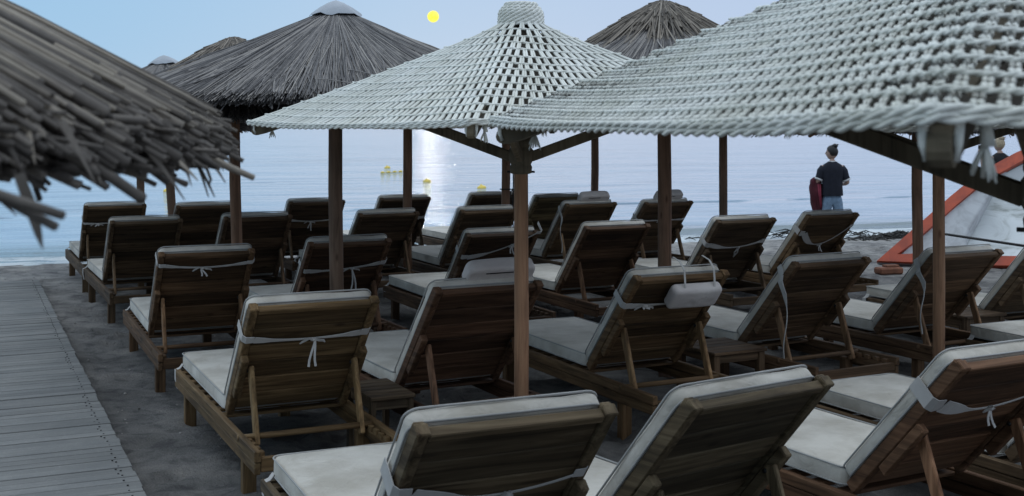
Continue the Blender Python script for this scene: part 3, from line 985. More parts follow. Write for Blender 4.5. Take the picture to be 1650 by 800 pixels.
def make_rope_umbrella(name, Rc, canopy_me, lining_me, ties=True):
    root = empty(name)
    b = MB(); b.tube([(0, 0, -.15), (.004, .002, .9), (0, 0, 1.8), (0, 0, 2.62)], [.041, .041, .040, .040], 16); b.build('post', post_wood, root)
    # hub collar, scalloped, with a pin
    b = MB()
    b.lathe([(.040, 1.725), (.060, 1.73), (.064, 1.765), (.057, 1.78), (.068, 1.80), (.070, 1.86), (.059, 1.875), (.064, 1.89), (.062, 1.92), (.040, 1.928)], 20)
    hub = b.build('hub', beam_wood, root)
    g = MB(); g.tube([(-.078, .0, 1.738), (.078, .0, 1.738)], .006, 8); g.build('pin', dark_iron, hub)
    for k in range(4):
        a = -PI / 2 + k * PI / 2
        d = np.array([math.cos(a), math.sin(a), 0]); side = np.array([-d[1], d[0], 0])
        # corner beam with a rounded, deeper outer end
        bm_ = MB()
        prof = [(.05, 2.50, 2.43)]
        for r_ in (.4, .8, 1.2, Rc - .22): prof.append((r_, 2.515 - .315 * r_, 2.453 - .315 * r_))
        e0 = Rc - .02; zc = 2.515 - .315 * (Rc - .07) - .031
        prof.append((Rc - .10, 2.515 - .315 * (Rc - .10), 2.453 - .315 * (Rc - .10)))
        top = [(r_, zt) for r_, zt, zb in prof]; bot = [(r_, zb) for r_, zt, zb in prof]
        arc = []
        for j in range(1, 8):
            th = PI / 2 - j * PI / 8
            arc.append((Rc - .07 + .045 * math.cos(th), zc + .031 * math.sin(th) - .010 * math.cos(th)))
        outl = top + arc + bot[::-1]
        n = len(outl); hw = .0165
        V = [d * r_ + side * hw + np.array([0, 0, z_ - .028]) for r_, z_ in outl] + [d * r_ - side * hw + np.array([0, 0, z_ - .028]) for r_, z_ in outl]
        Fq = [(j, (j + 1) % n, n + (j + 1) % n, n + j) for j in range(n)] + [tuple(range(n))[::-1], tuple(range(n, 2 * n))]
        bm_.add(V, Fq)
        o = bm_.build('corner_beam', beam_wood, root); fix_normals(o.data)
        s_ = MB(); s_.bar(d * .055 + np.array([0, 0, 1.822]), d * (.55 * Rc) + np.array([0, 0, 2.125]), .036, .058, (0, 0, 1), -.05, .006)
        s_.build('strut', beam_wood, root)
        if ties:
            t_ = MB(); e = d * (Rc - .055); q = random.Random(k)
            zc -= .028
            for off in (-.024, .024):
                loop = [e + side * off * .9 + np.array([0, 0, zc + .055]), e + side * off * 1.05 + d * .01 + np.array([0, 0, zc + .03]), e + side * off * .95 + d * .012 + np.array([0, 0, zc + .0]), e + side * off * .8 + d * .004 + np.array([0, 0, zc - .022])]
                t_.tube(loop, .0058, 8, 0, 200, 3)
            t_.build('rope_tie', rope, root); t_ = MB()
            c0 = d * (Rc - .13) + side * (.045 if k != 3 else -.045) + np.array([0, 0, zc + .03])
            t_.tube([c0, c0 + np.array([.004, 0, -.035])], [.008, .011], 8)
            for j in range(14):
                a2 = q.uniform(0, 2 * PI); l = q.uniform(.03, .055)
                t_.tube([c0 + np.array([0, 0, -.03]), c0 + np.array([.008 * math.cos(a2), .008 * math.sin(a2), -.03 - l * .4]), c0 + np.array([.019 * math.cos(a2), .019 * math.sin(a2), -.03 - l])], [.003, .003, .0015], 5)
            t_.build('tassel', rope, root)
    link_mesh('canopy', canopy_me, rope, root)
    link_mesh('lining', lining_me, lining_mat, root)
    for c in root.children_recursive: c.color = (1.35, 1.2, 1.05, 1) if c.name.startswith('post') else (1, 1, 1, 1)
    return root

RC = 1.6
ca, la = rope_canopy(RC, .052, .084, .0074, seed=1)
ca_me = ca.mesh('canopy'); la_me = la.mesh('lining')
cb, lb = rope_canopy(RC, .040, .060, .0060, hi=True, seed=2)
cb_me = cb.mesh('canopy'); lb_me = lb.mesh('lining')
u2 = make_rope_umbrella('rope_umbrella', RC, ca_me, la_me)
u2.location = (.05, 6.8, 0); u2.rotation_euler = (0, 0, R(-8.4))
tag(u2, 'white crocheted rope umbrella with round knob top, whole in view at centre', 'umbrella', 'white crocheted rope umbrellas')
u1 = make_rope_umbrella('rope_umbrella', RC, cb_me, lb_me)
u1.location = (1.335, 3.0, 0); u1.rotation_euler = (0, 0, R(-29))
tag(u1, 'nearest white crocheted rope canopy filling the top right corner', 'umbrella', 'white crocheted rope umbrellas')
u3 = make_rope_umbrella('rope_umbrella', RC, ca_me, la_me)
u3.location = (2.96, 8.4, 0); u3.rotation_euler = (0, 0, R(-20))
tag(u3, 'umbrella on the right brown post, its canopy hidden behind the nearest rope canopy', 'umbrella', 'white crocheted rope umbrellas')

# ------------------------------------------------------------------ thatched umbrellas
def thatch_mesh(Rt=1.68, z0=2.90, z1=2.19, n=9000, seed=0, rr=(.0024, .0050)):
    q = random.Random(seed); m = MB()
    # dark under cone
    ns = 48
    V = []; Fq = []
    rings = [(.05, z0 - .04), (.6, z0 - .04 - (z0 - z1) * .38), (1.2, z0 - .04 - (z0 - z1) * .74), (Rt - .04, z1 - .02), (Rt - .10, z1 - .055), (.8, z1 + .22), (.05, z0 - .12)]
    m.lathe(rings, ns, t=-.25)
    def zc(r): return z0 - (z0 - z1) * (r / Rt) ** .96
    for i in range(n):
        th = q.uniform(0, 2 * PI)
        lay = q.random()
        r0 = Rt * (q.uniform(.02, .25) if lay < .35 else q.uniform(.15, .82))
        r1 = min(Rt * q.uniform(.96, 1.035), r0 + q.uniform(.5, 1.5)) if lay < .8 else r0 + q.uniform(.2, .6)
        r1 = min(r1, Rt * 1.04)
        if q.random() < .5: r1 = Rt * q.uniform(.97, 1.03)
        dth = q.gauss(0, .055); 
        h0 = q.uniform(-.01, .025); h1 = q.uniform(-.03, .022)
        if q.random() < .006: h1 += .06; dth *= 3
        pts = []
        for a in (0, .5, 1):
            r_ = r0 + (r1 - r0) * a; t_ = th + dth * a * .7
            pts.append((r_ * math.cos(t_), r_ * math.sin(t_), zc(r_) + h0 + (h1 - h0) * a + .010 * math.sin(a * PI)))
        m.tube(pts, [q.uniform(*rr)] * 2 + [q.uniform(*rr) * .8], 4, q.betavariate(2, 3), cap=False, smooth=False)
    # ragged edge: ends pointing out and down
    for i in range(2600):
        th = q.uniform(0, 2 * PI); r_ = Rt * q.uniform(.93, 1.005); l = q.uniform(.03, .085)
        zz = zc(r_) - q.uniform(.0, .055)
        e = np.array([math.cos(th), math.sin(th), 0]); d = e * l * q.uniform(.5, 1) + np.array([q.uniform(-.02, .02), q.uniform(-.02, .02), -l * q.uniform(.3, .8)])
        p = e * r_ * .97 + np.array([0, 0, zz])
        m.tube([p, p + d], q.uniform(.003, .0055), 4, q.betavariate(2, 5) * .8, smooth=False)
    return m.mesh('thatch')

def make_thatched(post_r=.055):
    root = empty('thatched_umbrella')
    b = MB(); b.tube([(0, 0, -.15), (.008, .0, .7), (-.004, .006, 1.5), (0, 0, 2.86)], [post_r, post_r * .98, post_r, post_r * .92], 14); b.build('post', post_wood, root)
    for k in range(8):
        a = k * PI / 4 + .2; d = np.array([math.cos(a), math.sin(a), 0])
        r_ = MB(); r_.tube([d * .05 + np.array([0, 0, 2.80]), d * 1.5 + np.array([0, 0, 2.10])], .018, 6); r_.build('rafter', post_wood, root)
    link_mesh('thatch', thatch_me, thatch_mat, root)
    return root
thatch_me = thatch_mesh()
cap_b = MB(); V = []; Fq = []
for i, (r_, z_) in enumerate(((.004, .105), (.06, .085), (.13, .045), (.195, -.002), (.205, -.016))):
    for j in range(28):
        a = 2 * PI * j / 28
        V.append((r_ * math.cos(a), r_ * math.sin(a), 2.865 + z_ + (.008 * math.sin(a * 5) + .006 * math.sin(a * 9 + 1)) * (r_ / .2) ** 2))
Fq = [(i * 28 + j, i * 28 + (j + 1) % 28, (i + 1) * 28 + (j + 1) % 28, (i + 1) * 28 + j) for i in range(4) for j in range(28)]
cap_b.add(V, Fq, 0, True); cap_me = cap_b.mesh('cap')
tq = random.Random(21); tuft = MB()
def zt(r): return 2.965 - .62 * r * r / (r + .14)
for i in range(1500):
    a = tq.uniform(0, 2 * PI); r0 = tq.uniform(0, .22) ** 1.3; e = np.array([math.cos(a), math.sin(a), 0])
    r1 = r0 + tq.uniform(.10, .30) + tq.random() ** 2 * .55; a2 = a + tq.gauss(0, .12); e2 = np.array([math.cos(a2), math.sin(a2), 0])
    rm = (r0 + r1) / 2; h = tq.uniform(-.02, .015)
    tuft.tube([e * r0 + np.array([0, 0, zt(r0) + h + tq.uniform(0, .02)]), (e + e2) * .5 * rm + np.array([0, 0, zt(rm) + h + .012]), e2 * r1 + np.array([tq.uniform(-.02, .02), tq.uniform(-.02, .02), zt(r1) + h + tq.uniform(-.01, .025)])], tq.uniform(.0035, .0065), 4, tq.betavariate(2, 3), smooth=False)
tuft.lathe([(.003, 2.95), (.1, 2.91), (.3, 2.81), (.5, 2.66)], 20, t=.0)
tuft_me = tuft.mesh('straw_tuft')

def px2(px, D): return (px - 825) / F_PX * D
THATCH = [  # px, D, apex scale, tilt x, tilt y, cap, label
 (541, 9.4, 1.0, 0, 0, 'cap', 'big grey thatched umbrella with sheet cap, widest thatch roof in view', .055),
 (383, 11.8, .955, 0, R(-.8), 'tuft', 'thatched umbrella with a ragged straw tip left of the big capped thatch roof', .055),
 (283, 15.4, .975, 0, R(-3.0), 'cap', 'small distant capped thatched umbrella at far left', .055),
 (227, 17.2, .90, 0, 0, 'cap', 'thatched umbrella at far left showing only a thin post under the near thatch', .05),
 (657, 14.5, .99, 0, 0, 'tuft', 'thatched umbrella on the thin post left of the moon glitter, behind the big thatch', .05),
 (815, 15.2, .97, 0, 0, 'tuft', 'umbrella on the thin post with a cord hanging down its side', .055),
 (958, 17.3, .93, 0, 0, 'cap', 'umbrella on the thin short post between the rope umbrella post and right thatch', .05),
 (1072, 9.65, 1.0, 0, R(-.4), 'tuft', 'thatched umbrella with a bushy straw tip on the skyline right of the rope umbrella', .052),
 (1165, 15.6, .93, 0, 0, 'cap', 'umbrella on the thin post left of the standing woman', .055),
 (1478, 12.6, .90, 0, 0, 'tuft', 'umbrella on the post beside the orange edged boat', .055),
]
th = None
for i, (px, D, zs, tx, ty, capk, lab, pr) in enumerate(THATCH):
    if th is None: o = th = make_thatched(pr)
    else:
        o = copy_tree(th0)
    if i == 0: th0 = copy_tree(th); 
    o.location = (px2(px, D), D, 0); o.scale = (1, 1, zs)
    o.rotation_euler = (tx, ty, R(37 * i))
    if ty: o.rotation_euler = (Matrix.Rotation(ty, 3, 'Y') @ Matrix.Rotation(R(37 * i), 3, 'Z')).to_euler()
    tag(o, lab, 'umbrella', 'grey thatched umbrellas')
    link_mesh('cap', cap_me, cap_mat, o) if capk == 'cap' else link_mesh('straw_tuft', tuft_me, straw_mat, o)
    for c in o.children_recursive: c.color = (.95, .95, .98, 1) if capk == 'cap' else (1.05, .95, .9, 1)
    if px == 815: cord_umb = o
for c in list(th0.children_recursive) + [th0]: bpy.data.objects.remove(c)
# cord with hook down the side of one post
inv = cord_umb.matrix_basis.inverted()
base = Vector((px2(826, 15.1), 15.1, 0))
g = MB()
g.tube([inv @ (base + Vector((0, 0, 1.62))), inv @ (base + Vector((.01, 0, 1.3))), inv @ (base + Vector((0, 0, .9))), inv @ (base + Vector((.015, 0, .55)))], .009, 6)
for z in (1.58, 1.14):
    g.tube([inv @ (base + Vector((.03 * math.cos(a) , 0, z + .05 * math.sin(a)))) for a in np.linspace(0, 2 * PI, 9)], .007, 6)
g.tube([inv @ (base + Vector((-.16, 0, 1.2))), inv @ (base + Vector((.05, 0, 1.2)))], .008, 6)
g.build('hanging_cord', dark_iron, cord_umb)

# ------------------------------------------------------------------ near thatched umbrella, thick reeds
def make_near_thatch():
    root = empty('thatched_umbrella', (-2.13, 1.95, 0))
    q = random.Random(77)
    Rt, za, zr = 1.60, 2.78, 2.02
    b = MB(); b.tube([(0, 0, -.1), (0, 0, 1.4), (0, 0, 2.8)], [.06, .06, .055], 14); b.build('post', post_wood, root)
    m = MB()
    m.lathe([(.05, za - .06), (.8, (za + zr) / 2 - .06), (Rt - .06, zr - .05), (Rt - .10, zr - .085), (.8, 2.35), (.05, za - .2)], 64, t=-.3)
    def zc(r): return za - (za - zr) * (r / Rt)
    # keep most reeds on the half turned to the beach, thinner cover behind
    for i in range(11500):
        th_ = q.uniform(-PI, PI) if i % 4 == 0 else q.uniform(-1.9, 1.2)
        lay = q.random()                       # 0 = deep, 1 = top
        r1 = Rt * q.uniform(.93, 1.02) - .02 + (.05 * (1 - lay))
        if q.random() < .07: r1 *= q.uniform(.75, .98)
        elif q.random() < .3: r1 *= q.uniform(.93, .99)
        r0 = max(.05, r1 - q.uniform(.8, 1.6))
        rad = q.uniform(.0024, .0056) if q.random() < .90 else q.uniform(.006, .0095)
        dth = q.gauss(0, .05)
        h0 = -.03 + .05 * lay; h1 = -.040 + .062 * lay + q.uniform(-.010, .010)
        if q.random() < .02: h1 += q.uniform(-.022, .012); r1 += .03; dth *= 2
        pts = []
        for a in (0, .35, .7, 1):
            r_ = r0 + (r1 - r0) * a; t_ = th_ + dth * a
            pts.append((r_ * math.cos(t_), r_ * math.sin(t_), zc(r_) + h0 + (h1 - h0) * a + .012 * math.sin(a * PI) - (.012 * a ** 4)))
        tt = q.betavariate(2.0, 2.6) * (.35 + .65 * lay)
        m.tube(pts, [rad, rad, rad * .97, rad * .93], 6, tt, cap=True)
        if q.random() < .25 and rad > .006:    # a node ring on the cane
            c0, c1 = np.array(pts[1]), np.array(pts[2]); k = q.random(); c = c0 + (c1 - c0) * k; dd = (c1 - c0) / np.linalg.norm(c1 - c0)
            m.tube([c - dd * .006, c, c + dd * .006], [rad, rad * 1.22, rad], 6, tt - .15, cap=False)
    # broken ends, frayed leaf strips and curls under the rim
    for i in range(3000):
        th_ = q.uniform(-1.9, 1.0); e = np.array([math.cos(th_), math.sin(th_), 0]); s_ = np.array([-e[1], e[0], 0])
        r_ = Rt * q.uniform(.92, 1.0); z_ = zr - q.uniform(.0, .085)
        l = q.uniform(.02, .075)
        p = e * r_ + np.array([0, 0, z_])
        d = e * l * q.uniform(.3, 1) + s_ * q.gauss(0, .02) + np.array([0, 0, -l * q.uniform(.0, .5)])
        m.tube([p - d * .6, p + d * .4, p + d], [q.uniform(.0025, .0065)] * 3, 5, q.betavariate(2, 5) * .75, smooth=True)
    for i in range(90):
        th_ = q.uniform(-1.7, .9); e = np.array([math.cos(th_), math.sin(th_), 0]); s_ = np.array([-e[1], e[0], 0])
        p = e * Rt * q.uniform(.95, 1.02) + np.array([0, 0, zr - q.uniform(.01, .06)])
        k1, k2, l = q.uniform(-1, 1), q.uniform(-1, 1), q.uniform(.03, .09)
        P = [p + e * .6 * l * a + s_ * l * (k1 * a + k2 * a * a) * .7 - np.array([0, 0, l * (a * .5 + .4 * a * a)]) for a in np.linspace(0, 1, 6)]
        m.ribbon(P, [.008, .009, .008, .006, .004, .001], .0015, s_ * .5 + np.array([0, 0, 1]), q.betavariate(2, 4))
    m.build('thatch', reed_big, root)
    # a few long stray canes and one torn leaf hanging, each seen against the sea
    def w2(px, py, D): return np.array([px2(px, D) + 2.13, D - 1.95, HC - (py - YH) / F_PX * D])
    st = MB(); st.tube([w2(300, 236, 2.0), w2(352, 262, 2.03), w2(409, 287, 2.06)], [.007, .007, .0055], 6, .62); st.build('stray_cane', reed_big, root)
    st = MB(); st.tube([w2(240, 258, 1.9), w2(270, 284, 1.92), w2(300, 297, 1.95)], [.003, .003, .006], 6, .3); st.build('stray_cane', reed_big, root)
    for a, b_, c in (((318, 262), (326, 285), (336, 318)), ((322, 270), (336, 296), (346, 318)), ((330, 262), (340, 290), (336, 302))):
        st = MB(); st.tube([w2(*a, 2.0), w2(*b_, 2.0), w2(*c, 2.0)], [.003, .0025, .001], 5, .25); st.build('stray_cane', reed_big, root)
    st = MB(); st.tube([w2(-70, 292, 1.25), w2(40, 328, 1.24), w2(102, 348, 1.23)], [.006, .006, .005], 6, .15); st.build('stray_cane', reed_big, root)
    st = MB(); st.tube([w2(-50, 292, 1.26), w2(50, 345, 1.25), w2(90, 366, 1.24)], [.005, .005, .005], 6, .2); st.build('stray_cane', reed_big, root)
    st = MB(); st.ribbon([w2(30, 280, 1.30), w2(52, 340, 1.30), w2(62, 378, 1.30), w2(69, 402, 1.30)], [.012, .014, .008, .001], .001, (1, 0, .3), .25); st.build('torn_leaf', reed_big, root)
    tag(root, 'close thatched umbrella of thick reeds cutting across the top left corner', 'umbrella', 'grey thatched umbrellas')
make_near_thatch()

# ------------------------------------------------------------------ people
skin_mat = plain('skin', (.42, .27, .21), .55, 0, .08, 12, .05)
navy = plain('navy shirt cloth', (.012, .014, .024), .9, 0, .25, 14, .3)
denim = plain('pale denim', (.20, .29, .40), .9, 0, .22, 22, .25)
hair_dark = plain('dark hair', (.012, .010, .010), .5, 0, .4, 40, .5)
hair_blond = plain('blond hair', (.42, .33, .22), .55, 0, .3, 40, .5)
white_trim = plain('white trim', (.62, .62, .62), .8, 0, .05)
maroon = plain('maroon cloth', (.075, .010, .018), .85, 0, .35, 9, .5)
black_top = plain('black top cloth', (.012, .012, .014), .9)

def skinned(name, verts, edges, radii, mat, parent=None, sub=2, root=0):
    me = bpy.data.meshes.new(name); me.from_pydata([tuple(v) for v in verts], edges, [])
    o = bpy.data.objects.new(name, me); col.objects.link(o)
    sk = o.modifiers.new('skin', 'SKIN'); sk.use_smooth_shade = True; sk.branch_smoothing = .5
    for i, r_ in enumerate(radii):
        v = me.skin_vertices[0].data[i]
        v.radius = (r_, r_) if np.isscalar(r_) else r_
        v.use_root = (i == root)
    ss = o.modifiers.new('sub', 'SUBSURF'); ss.levels = sub; ss.render_levels = sub
    dg = bpy.context.evaluated_depsgraph_get(); dg.update()
    me2 = bpy.data.meshes.new_from_object(o.evaluated_get(dg))
    bpy.data.objects.remove(o); bpy.data.meshes.remove(me)
    me2.name = name
    for p in me2.polygons: p.use_smooth = True
    me2.materials.clear(); me2.materials.append(mat)
    return link_mesh(name, me2, None, parent)

def head_mesh(c, yaw, s=1.0):
    """head with brow, nose, chin and ears, looking along local +y then turned by yaw"""
    m = MB(); nu, nv = 28, 20
    V = []
    for i in range(nv + 1):
        ph = -PI / 2 + PI * i / nv
        for j in range(nu):
            a = 2 * PI * j / nu
            x, y, z = math.cos(ph) * math.cos(a), math.cos(ph) * math.sin(a), math.sin(ph)
            X, Y, Z = x * .073, y * .093, z * .112
            if z < 0: X *= 1 - .28 * (-z) ** 1.3; Y *= 1 - .12 * (-z); Y += .012 * (-z)
            f = max(0, y)
            Y += .022 * math.exp(-((x / .16) ** 2 + ((z + .12) / .17) ** 2)) * (f > .3)       # nose
            Y += .008 * math.exp(-((x / .28) ** 2 + ((z + .42) / .09) ** 2)) * (f > .3)       # lips
            Y += .008 * math.exp(-((x / .3) ** 2 + ((z + .80) / .12) ** 2)) * (f > .1)        # chin
            Y -= .009 * math.exp(-(((abs(x) - .36) / .16) ** 2 + ((z - .06) / .10) ** 2)) * (f > .3)   # eye sockets
            V.append((X, Y, Z))
    V = np.array(V)
    F = [(i * nu + j, i * nu + (j + 1) % nu, (i + 1) * nu + (j + 1) % nu, (i + 1) * nu + j) for i in range(nv) for j in range(nu)]
    cy, sy = math.cos(yaw), math.sin(yaw)
    Rm = np.array([[cy, -sy, 0], [sy, cy, 0], [0, 0, 1]])
    return V * s @ Rm.T + np.array(c), F, Rm

def hand_chain(verts, edges, radii, wrist_i, wrist, direc, palm_n, curl=.5, s=1.0):
    """palm and five bent fingers grown from the wrist vertex"""
    d = np.array(direc, float); d /= np.linalg.norm(d)
    n = np.array(palm_n, float); n -= d * (n @ d); n /= np.linalg.norm(n)
    sd_ = np.cross(d, n)
    palm = np.array(wrist) + d * .05 * s
    verts.append(palm); radii.append((.034 * s, .016 * s)); pi_ = len(verts) - 1; edges.append((wrist_i, pi_))
    for k, (o_, L) in enumerate(((-.030, .062), (-.010, .075), (.010, .080), (.030, .070))):
        base = palm + sd_ * o_ * s + d * .035 * s
        verts.append(base); radii.append(.0095 * s); b_ = len(verts) - 1; edges.append((pi_, b_))
        p = base; a = 0
        for j in range(2):
            a += curl * (.6 + .3 * j)
            p = p + (d * math.cos(a) + n * math.sin(a)) * L * .5 * s
            verts.append(p); radii.append(.0085 * s); edges.append((len(verts) - 2 if j else b_, len(verts) - 1))
    t0 = np.array(wrist) + d * .025 * s + sd_ * .032 * s + n * .01 * s
    verts.append(t0); radii.append(.011 * s); edges.append((wrist_i, len(verts) - 1))
    t1 = t0 + (d * .6 + sd_ * .5 + n * .4) * .045 * s
    verts.append(t1); radii.append(.009 * s); edges.append((len(verts) - 2, len(verts) - 1))

def make_person(loc, yaw, lab, hair, top, trous, head_yaw, armL, armR, scale=1.0, bun=(0, -.02, .125), trim=True):
    root = empty('person', loc, yaw)
    J = dict(pel=(0, 0, .92), wai=(0, .005, 1.06), che=(0, -.01, 1.26), nec=(0, -.01, 1.43), hd=(0, .005, 1.50))
    verts = [np.array(J[k]) for k in ('pel', 'wai', 'che', 'nec', 'hd')]
    edges = [(0, 1), (1, 2), (2, 3), (3, 4)]; radii = [(.145, .105), (.120, .092), (.140, .10), (.052, .052), (.047, .05)]
    def chain(start, pts, rs):
        a = start
        for p, r_ in zip(pts, rs):
            verts.append(np.array(p)); radii.append(r_); edges.append((a, len(verts) - 1)); a = len(verts) - 1
        return a
    for s, (el, wr) in ((-1, armL), (1, armR)):
        sh = (s * .165, -.01, 1.365)
        e = chain(2, [sh, el, wr], [.052, .037, .026])
        d = np.array(wr) - np.array(el)
        hand_chain(verts, edges, radii, e, wr, d, (-s * .6, .3, -.6), .6)
    for s in (-1, 1):
        chain(0, [(s * .085, 0, .80), (s * .095, .01, .47), (s * .10, -.01, .09), (s * .105, .05, .035), (s * .11, .14, .025)], [.085, .056, .04, .038, .03])
    body = skinned('body', verts, edges, radii, skin_mat, root)
    # head joins the neck
    V, F, Rm = head_mesh((0, .015, 1.585), head_yaw)
    bm = bmesh.new(); bm.from_mesh(body.data)
    vs = [bm.verts.new(v) for v in V]
    for f in F:
        try: fc = bm.faces.new([vs[i] for i in f]); fc.smooth = True
        except ValueError: pass
    bmesh.ops.remove_doubles(bm, verts=bm.verts, dist=1e-5)
    bmesh.ops.recalc_face_normals(bm, faces=bm.faces); bm.to_mesh(body.data); bm.free()
    # shirt
    sh_m = MB(); nn_ = 30; secs = ((.895, .168, .124), (.93, .170, .126), (1.05, .158, .115), (1.17, .165, .115), (1.28, .178, .115), (1.345, .182, .104), (1.39, .150, .088), (1.42, .100, .074), (1.445, .064, .060))
    V = []
    for k_, (z_, rx, ry) in enumerate(secs):
        for j_ in range(nn_):
            a = 2 * PI * j_ / nn_
            cx_, cy_ = math.cos(a), math.sin(a)
            f_ = 1 + (.035 * math.sin(5 * a + z_ * 20) + .02 * math.sin(9 * a - z_ * 31)) * max(0, 1.25 - z_) * 2.2
            V.append((rx * f_ * math.copysign(abs(cx_) ** .85, cx_), -.008 + ry * f_ * math.copysign(abs(cy_) ** .85, cy_), z_))
    sh_m.add(V, [(k_ * nn_ + j_, k_ * nn_ + (j_ + 1) % nn_, (k_ + 1) * nn_ + (j_ + 1) % nn_, (k_ + 1) * nn_ + j_) for k_ in range(len(secs) - 1) for j_ in range(nn_)], 0, True)
    for s, (el, wr) in ((-1, armL), (1, armR)):
        sh = np.array((s * .135, -.01, 1.355)); e_ = np.array(el)
        sh_m.tube([sh, sh + (e_ - sh) * .3 + np.array([s * .012, 0, .01]), sh + (e_ - sh) * .6, sh + (e_ - sh) * .82], [.060, .068, .066, .064], 16)
    sh_m.build('shirt', top, root)
    if trim:
        t_ = MB()
        for s, (el, wr) in ((-1, armL), (1, armR)):
            sh = np.array((s * .135, -.01, 1.355)); e = np.array(el); d = (e - sh) / np.linalg.norm(e - sh)
            c = sh + (e - sh) * .80
            t_.tube([c - d * .012, c + d * .016], [.0665, .0655], 16)
        t_.lathe([(.065, 1.440), (.062, 1.452), (.056, 1.456)], 16, (0, -.008, 0))
        t_.build('shirt_trim', white_trim, root)
    # trousers
    vs_ = [(0, 0, .98), (0, 0, .90)]; es = [(0, 1)]; rs = [(.148, .112), (.158, .122)]
    for s in (-1, 1):
        a = 1
        for p, r_ in (((s * .088, 0, .78), .104), ((s * .100, .01, .47), .088), ((s * .106, -.01, .12), .078)):
            vs_.append(p); rs.append(r_); es.append((a, len(vs_) - 1)); a = len(vs_) - 1
    skinned('trousers', vs_, es, rs, trous, root)
    # hair: cap over the skull and a bun
    hm = MB()
    Vh, Fh, _ = head_mesh((0, 0, 0), 0.0, 1.07)
    keep = []
    for f in Fh:
        c = np.mean([Vh[i] for i in f], 0)
        if c[2] > -.055 + max(0, c[1]) * 1.55 and c[1] < .075 + .2 * c[2]: keep.append(f)
    Vh2 = Vh @ Rm.T + np.array((0, .015, 1.590))
    hm.add(Vh2, keep, 0, True)
    bc = Rm @ np.array(bun) + np.array((0, .015, 1.585))
    nb = 12
    Vb = []; 
    for i in range(9):
        ph = -PI / 2 + PI * i / 8
        for j in range(nb):
            a = 2 * PI * j / nb; rr_ = .043 * (1 + .12 * math.sin(3 * a + i))
            Vb.append(bc + rr_ * np.array([math.cos(ph) * math.cos(a), math.cos(ph) * math.sin(a), .85 * math.sin(ph)]))
    hm.add(Vb, [(i * nb + j, i * nb + (j + 1) % nb, (i + 1) * nb + (j + 1) % nb, (i + 1) * nb + j) for i in range(8) for j in range(nb)], 0, True)
    q = random.Random(4)
    for i in range(26):
        a = q.uniform(0, 2 * PI)
        p = bc + .04 * np.array([math.cos(a), math.sin(a), q.uniform(-.5, .7)])
        hm.tube([p, p + np.array([math.cos(a) * .015, math.sin(a) * .015, .012]), p + np.array([math.cos(a) * .02, math.sin(a) * .02, -.005])], [.004, .003, .001], 4)
    hm.build('hair', hair, root)
    # eyes
    ey = MB()
    for s in (-1, 1):
        c = Rm @ np.array((s * .028, .083, .006)) + np.array((0, .015, 1.585))
        ey.lathe([(.0005, -.009), (.007, -.006), (.010, 0), (.007, .006), (.0005, .009)], 10, tuple(c), -.3)
    ey.build('eyes', hair_dark, root)
    root.scale = (scale,) * 3
    tag(root, lab, 'person')
    return root

WX, WY = px2(1341, 19.5), 19.5
make_person((WX, WY, -.03), R(-6), 'woman in navy t-shirt and pale jeans standing at the shore looking left', hair_dark, navy, denim, R(72),
            ((-.235, -.02, 1.11), (-.20, .17, 1.02)), ((.245, .0, 1.10), (.17, .20, 1.06)), 1.0, (0, -.045, .108))
# maroon jacket over her left arm
jm = MB(); V = []; jn = 26; rows = 16; jq = random.Random(6)
for i in range(rows):
    a = i / (rows - 1)
    wx = (.055 + .055 * math.sin(min(1, a * 2.2) * PI / 2)) * (1 - .22 * a); wy = .050 + .02 * math.sin(a * PI)
    cx = -.02 + .055 * a * a; z = .06 - .60 * a
    if i == 0: wx *= .5; wy *= .5
    for j in range(jn):
        t_ = 2 * PI * j / jn
        f = 1 + .24 * math.sin(5 * t_ + 2.2 * a + 1.3 * math.sin(a * 4)) + .12 * math.sin(9 * t_ - 3 * a) + .10 * math.sin(13 * a + 2 * t_)
        V.append((cx + wx * f * math.cos(t_), wy * f * math.sin(t_), z + (.03 * math.sin(3 * t_ + 1) if i == rows - 1 else 0)))
Fq = [(i * jn + j, (i + 1) * jn + j, (i + 1) * jn + (j + 1) % jn, i * jn + (j + 1) % jn) for i in range(rows - 1) for j in range(jn)]
Fq.append(tuple(range(jn))); jm.add(V, Fq, 0, True)
for sx in (.02, .05):
    jm.tube([(-.02 + sx, -.075, -.05), (.0 + sx * .7, -.09, -.22), (.03 + sx * .5, -.08, -.42)], [.012, .014, .010], 6, 2.0)
jk = jm.build('jacket', maroon)
jk.location = (WX - .235, WY + .045, 1.10)
tag(jk, 'maroon jacket hanging over the left arm of the woman in navy', 'jacket')

bx_, by_ = px2(1611, 21.5), 21.5
make_person((bx_, by_, -.04), R(12), 'blond person in black top behind the white boat, mostly hidden by an umbrella beam', hair_blond, black_top, denim, R(20),
            ((-.26, .05, 1.13), (-.20, .22, 1.40)), ((.24, .02, 1.11), (.14, .18, 1.2)), 1.07, (0, -.05, .10), False)
ph = MB(); ph.box((0, 0, 0), (.15, .012, .075), None, 0, .008); ph.lathe([(.0005, 0), (.012, .0), (.012, .004)], 10, (.05, 0, .01))
pho = ph.build('phone', dark_iron); pho.location = (bx_ - .20, by_ + .30, 1.60); pho.rotation_euler = (0, 0, R(12))
tag(pho, 'dark phone held up by the blond person', 'phone')

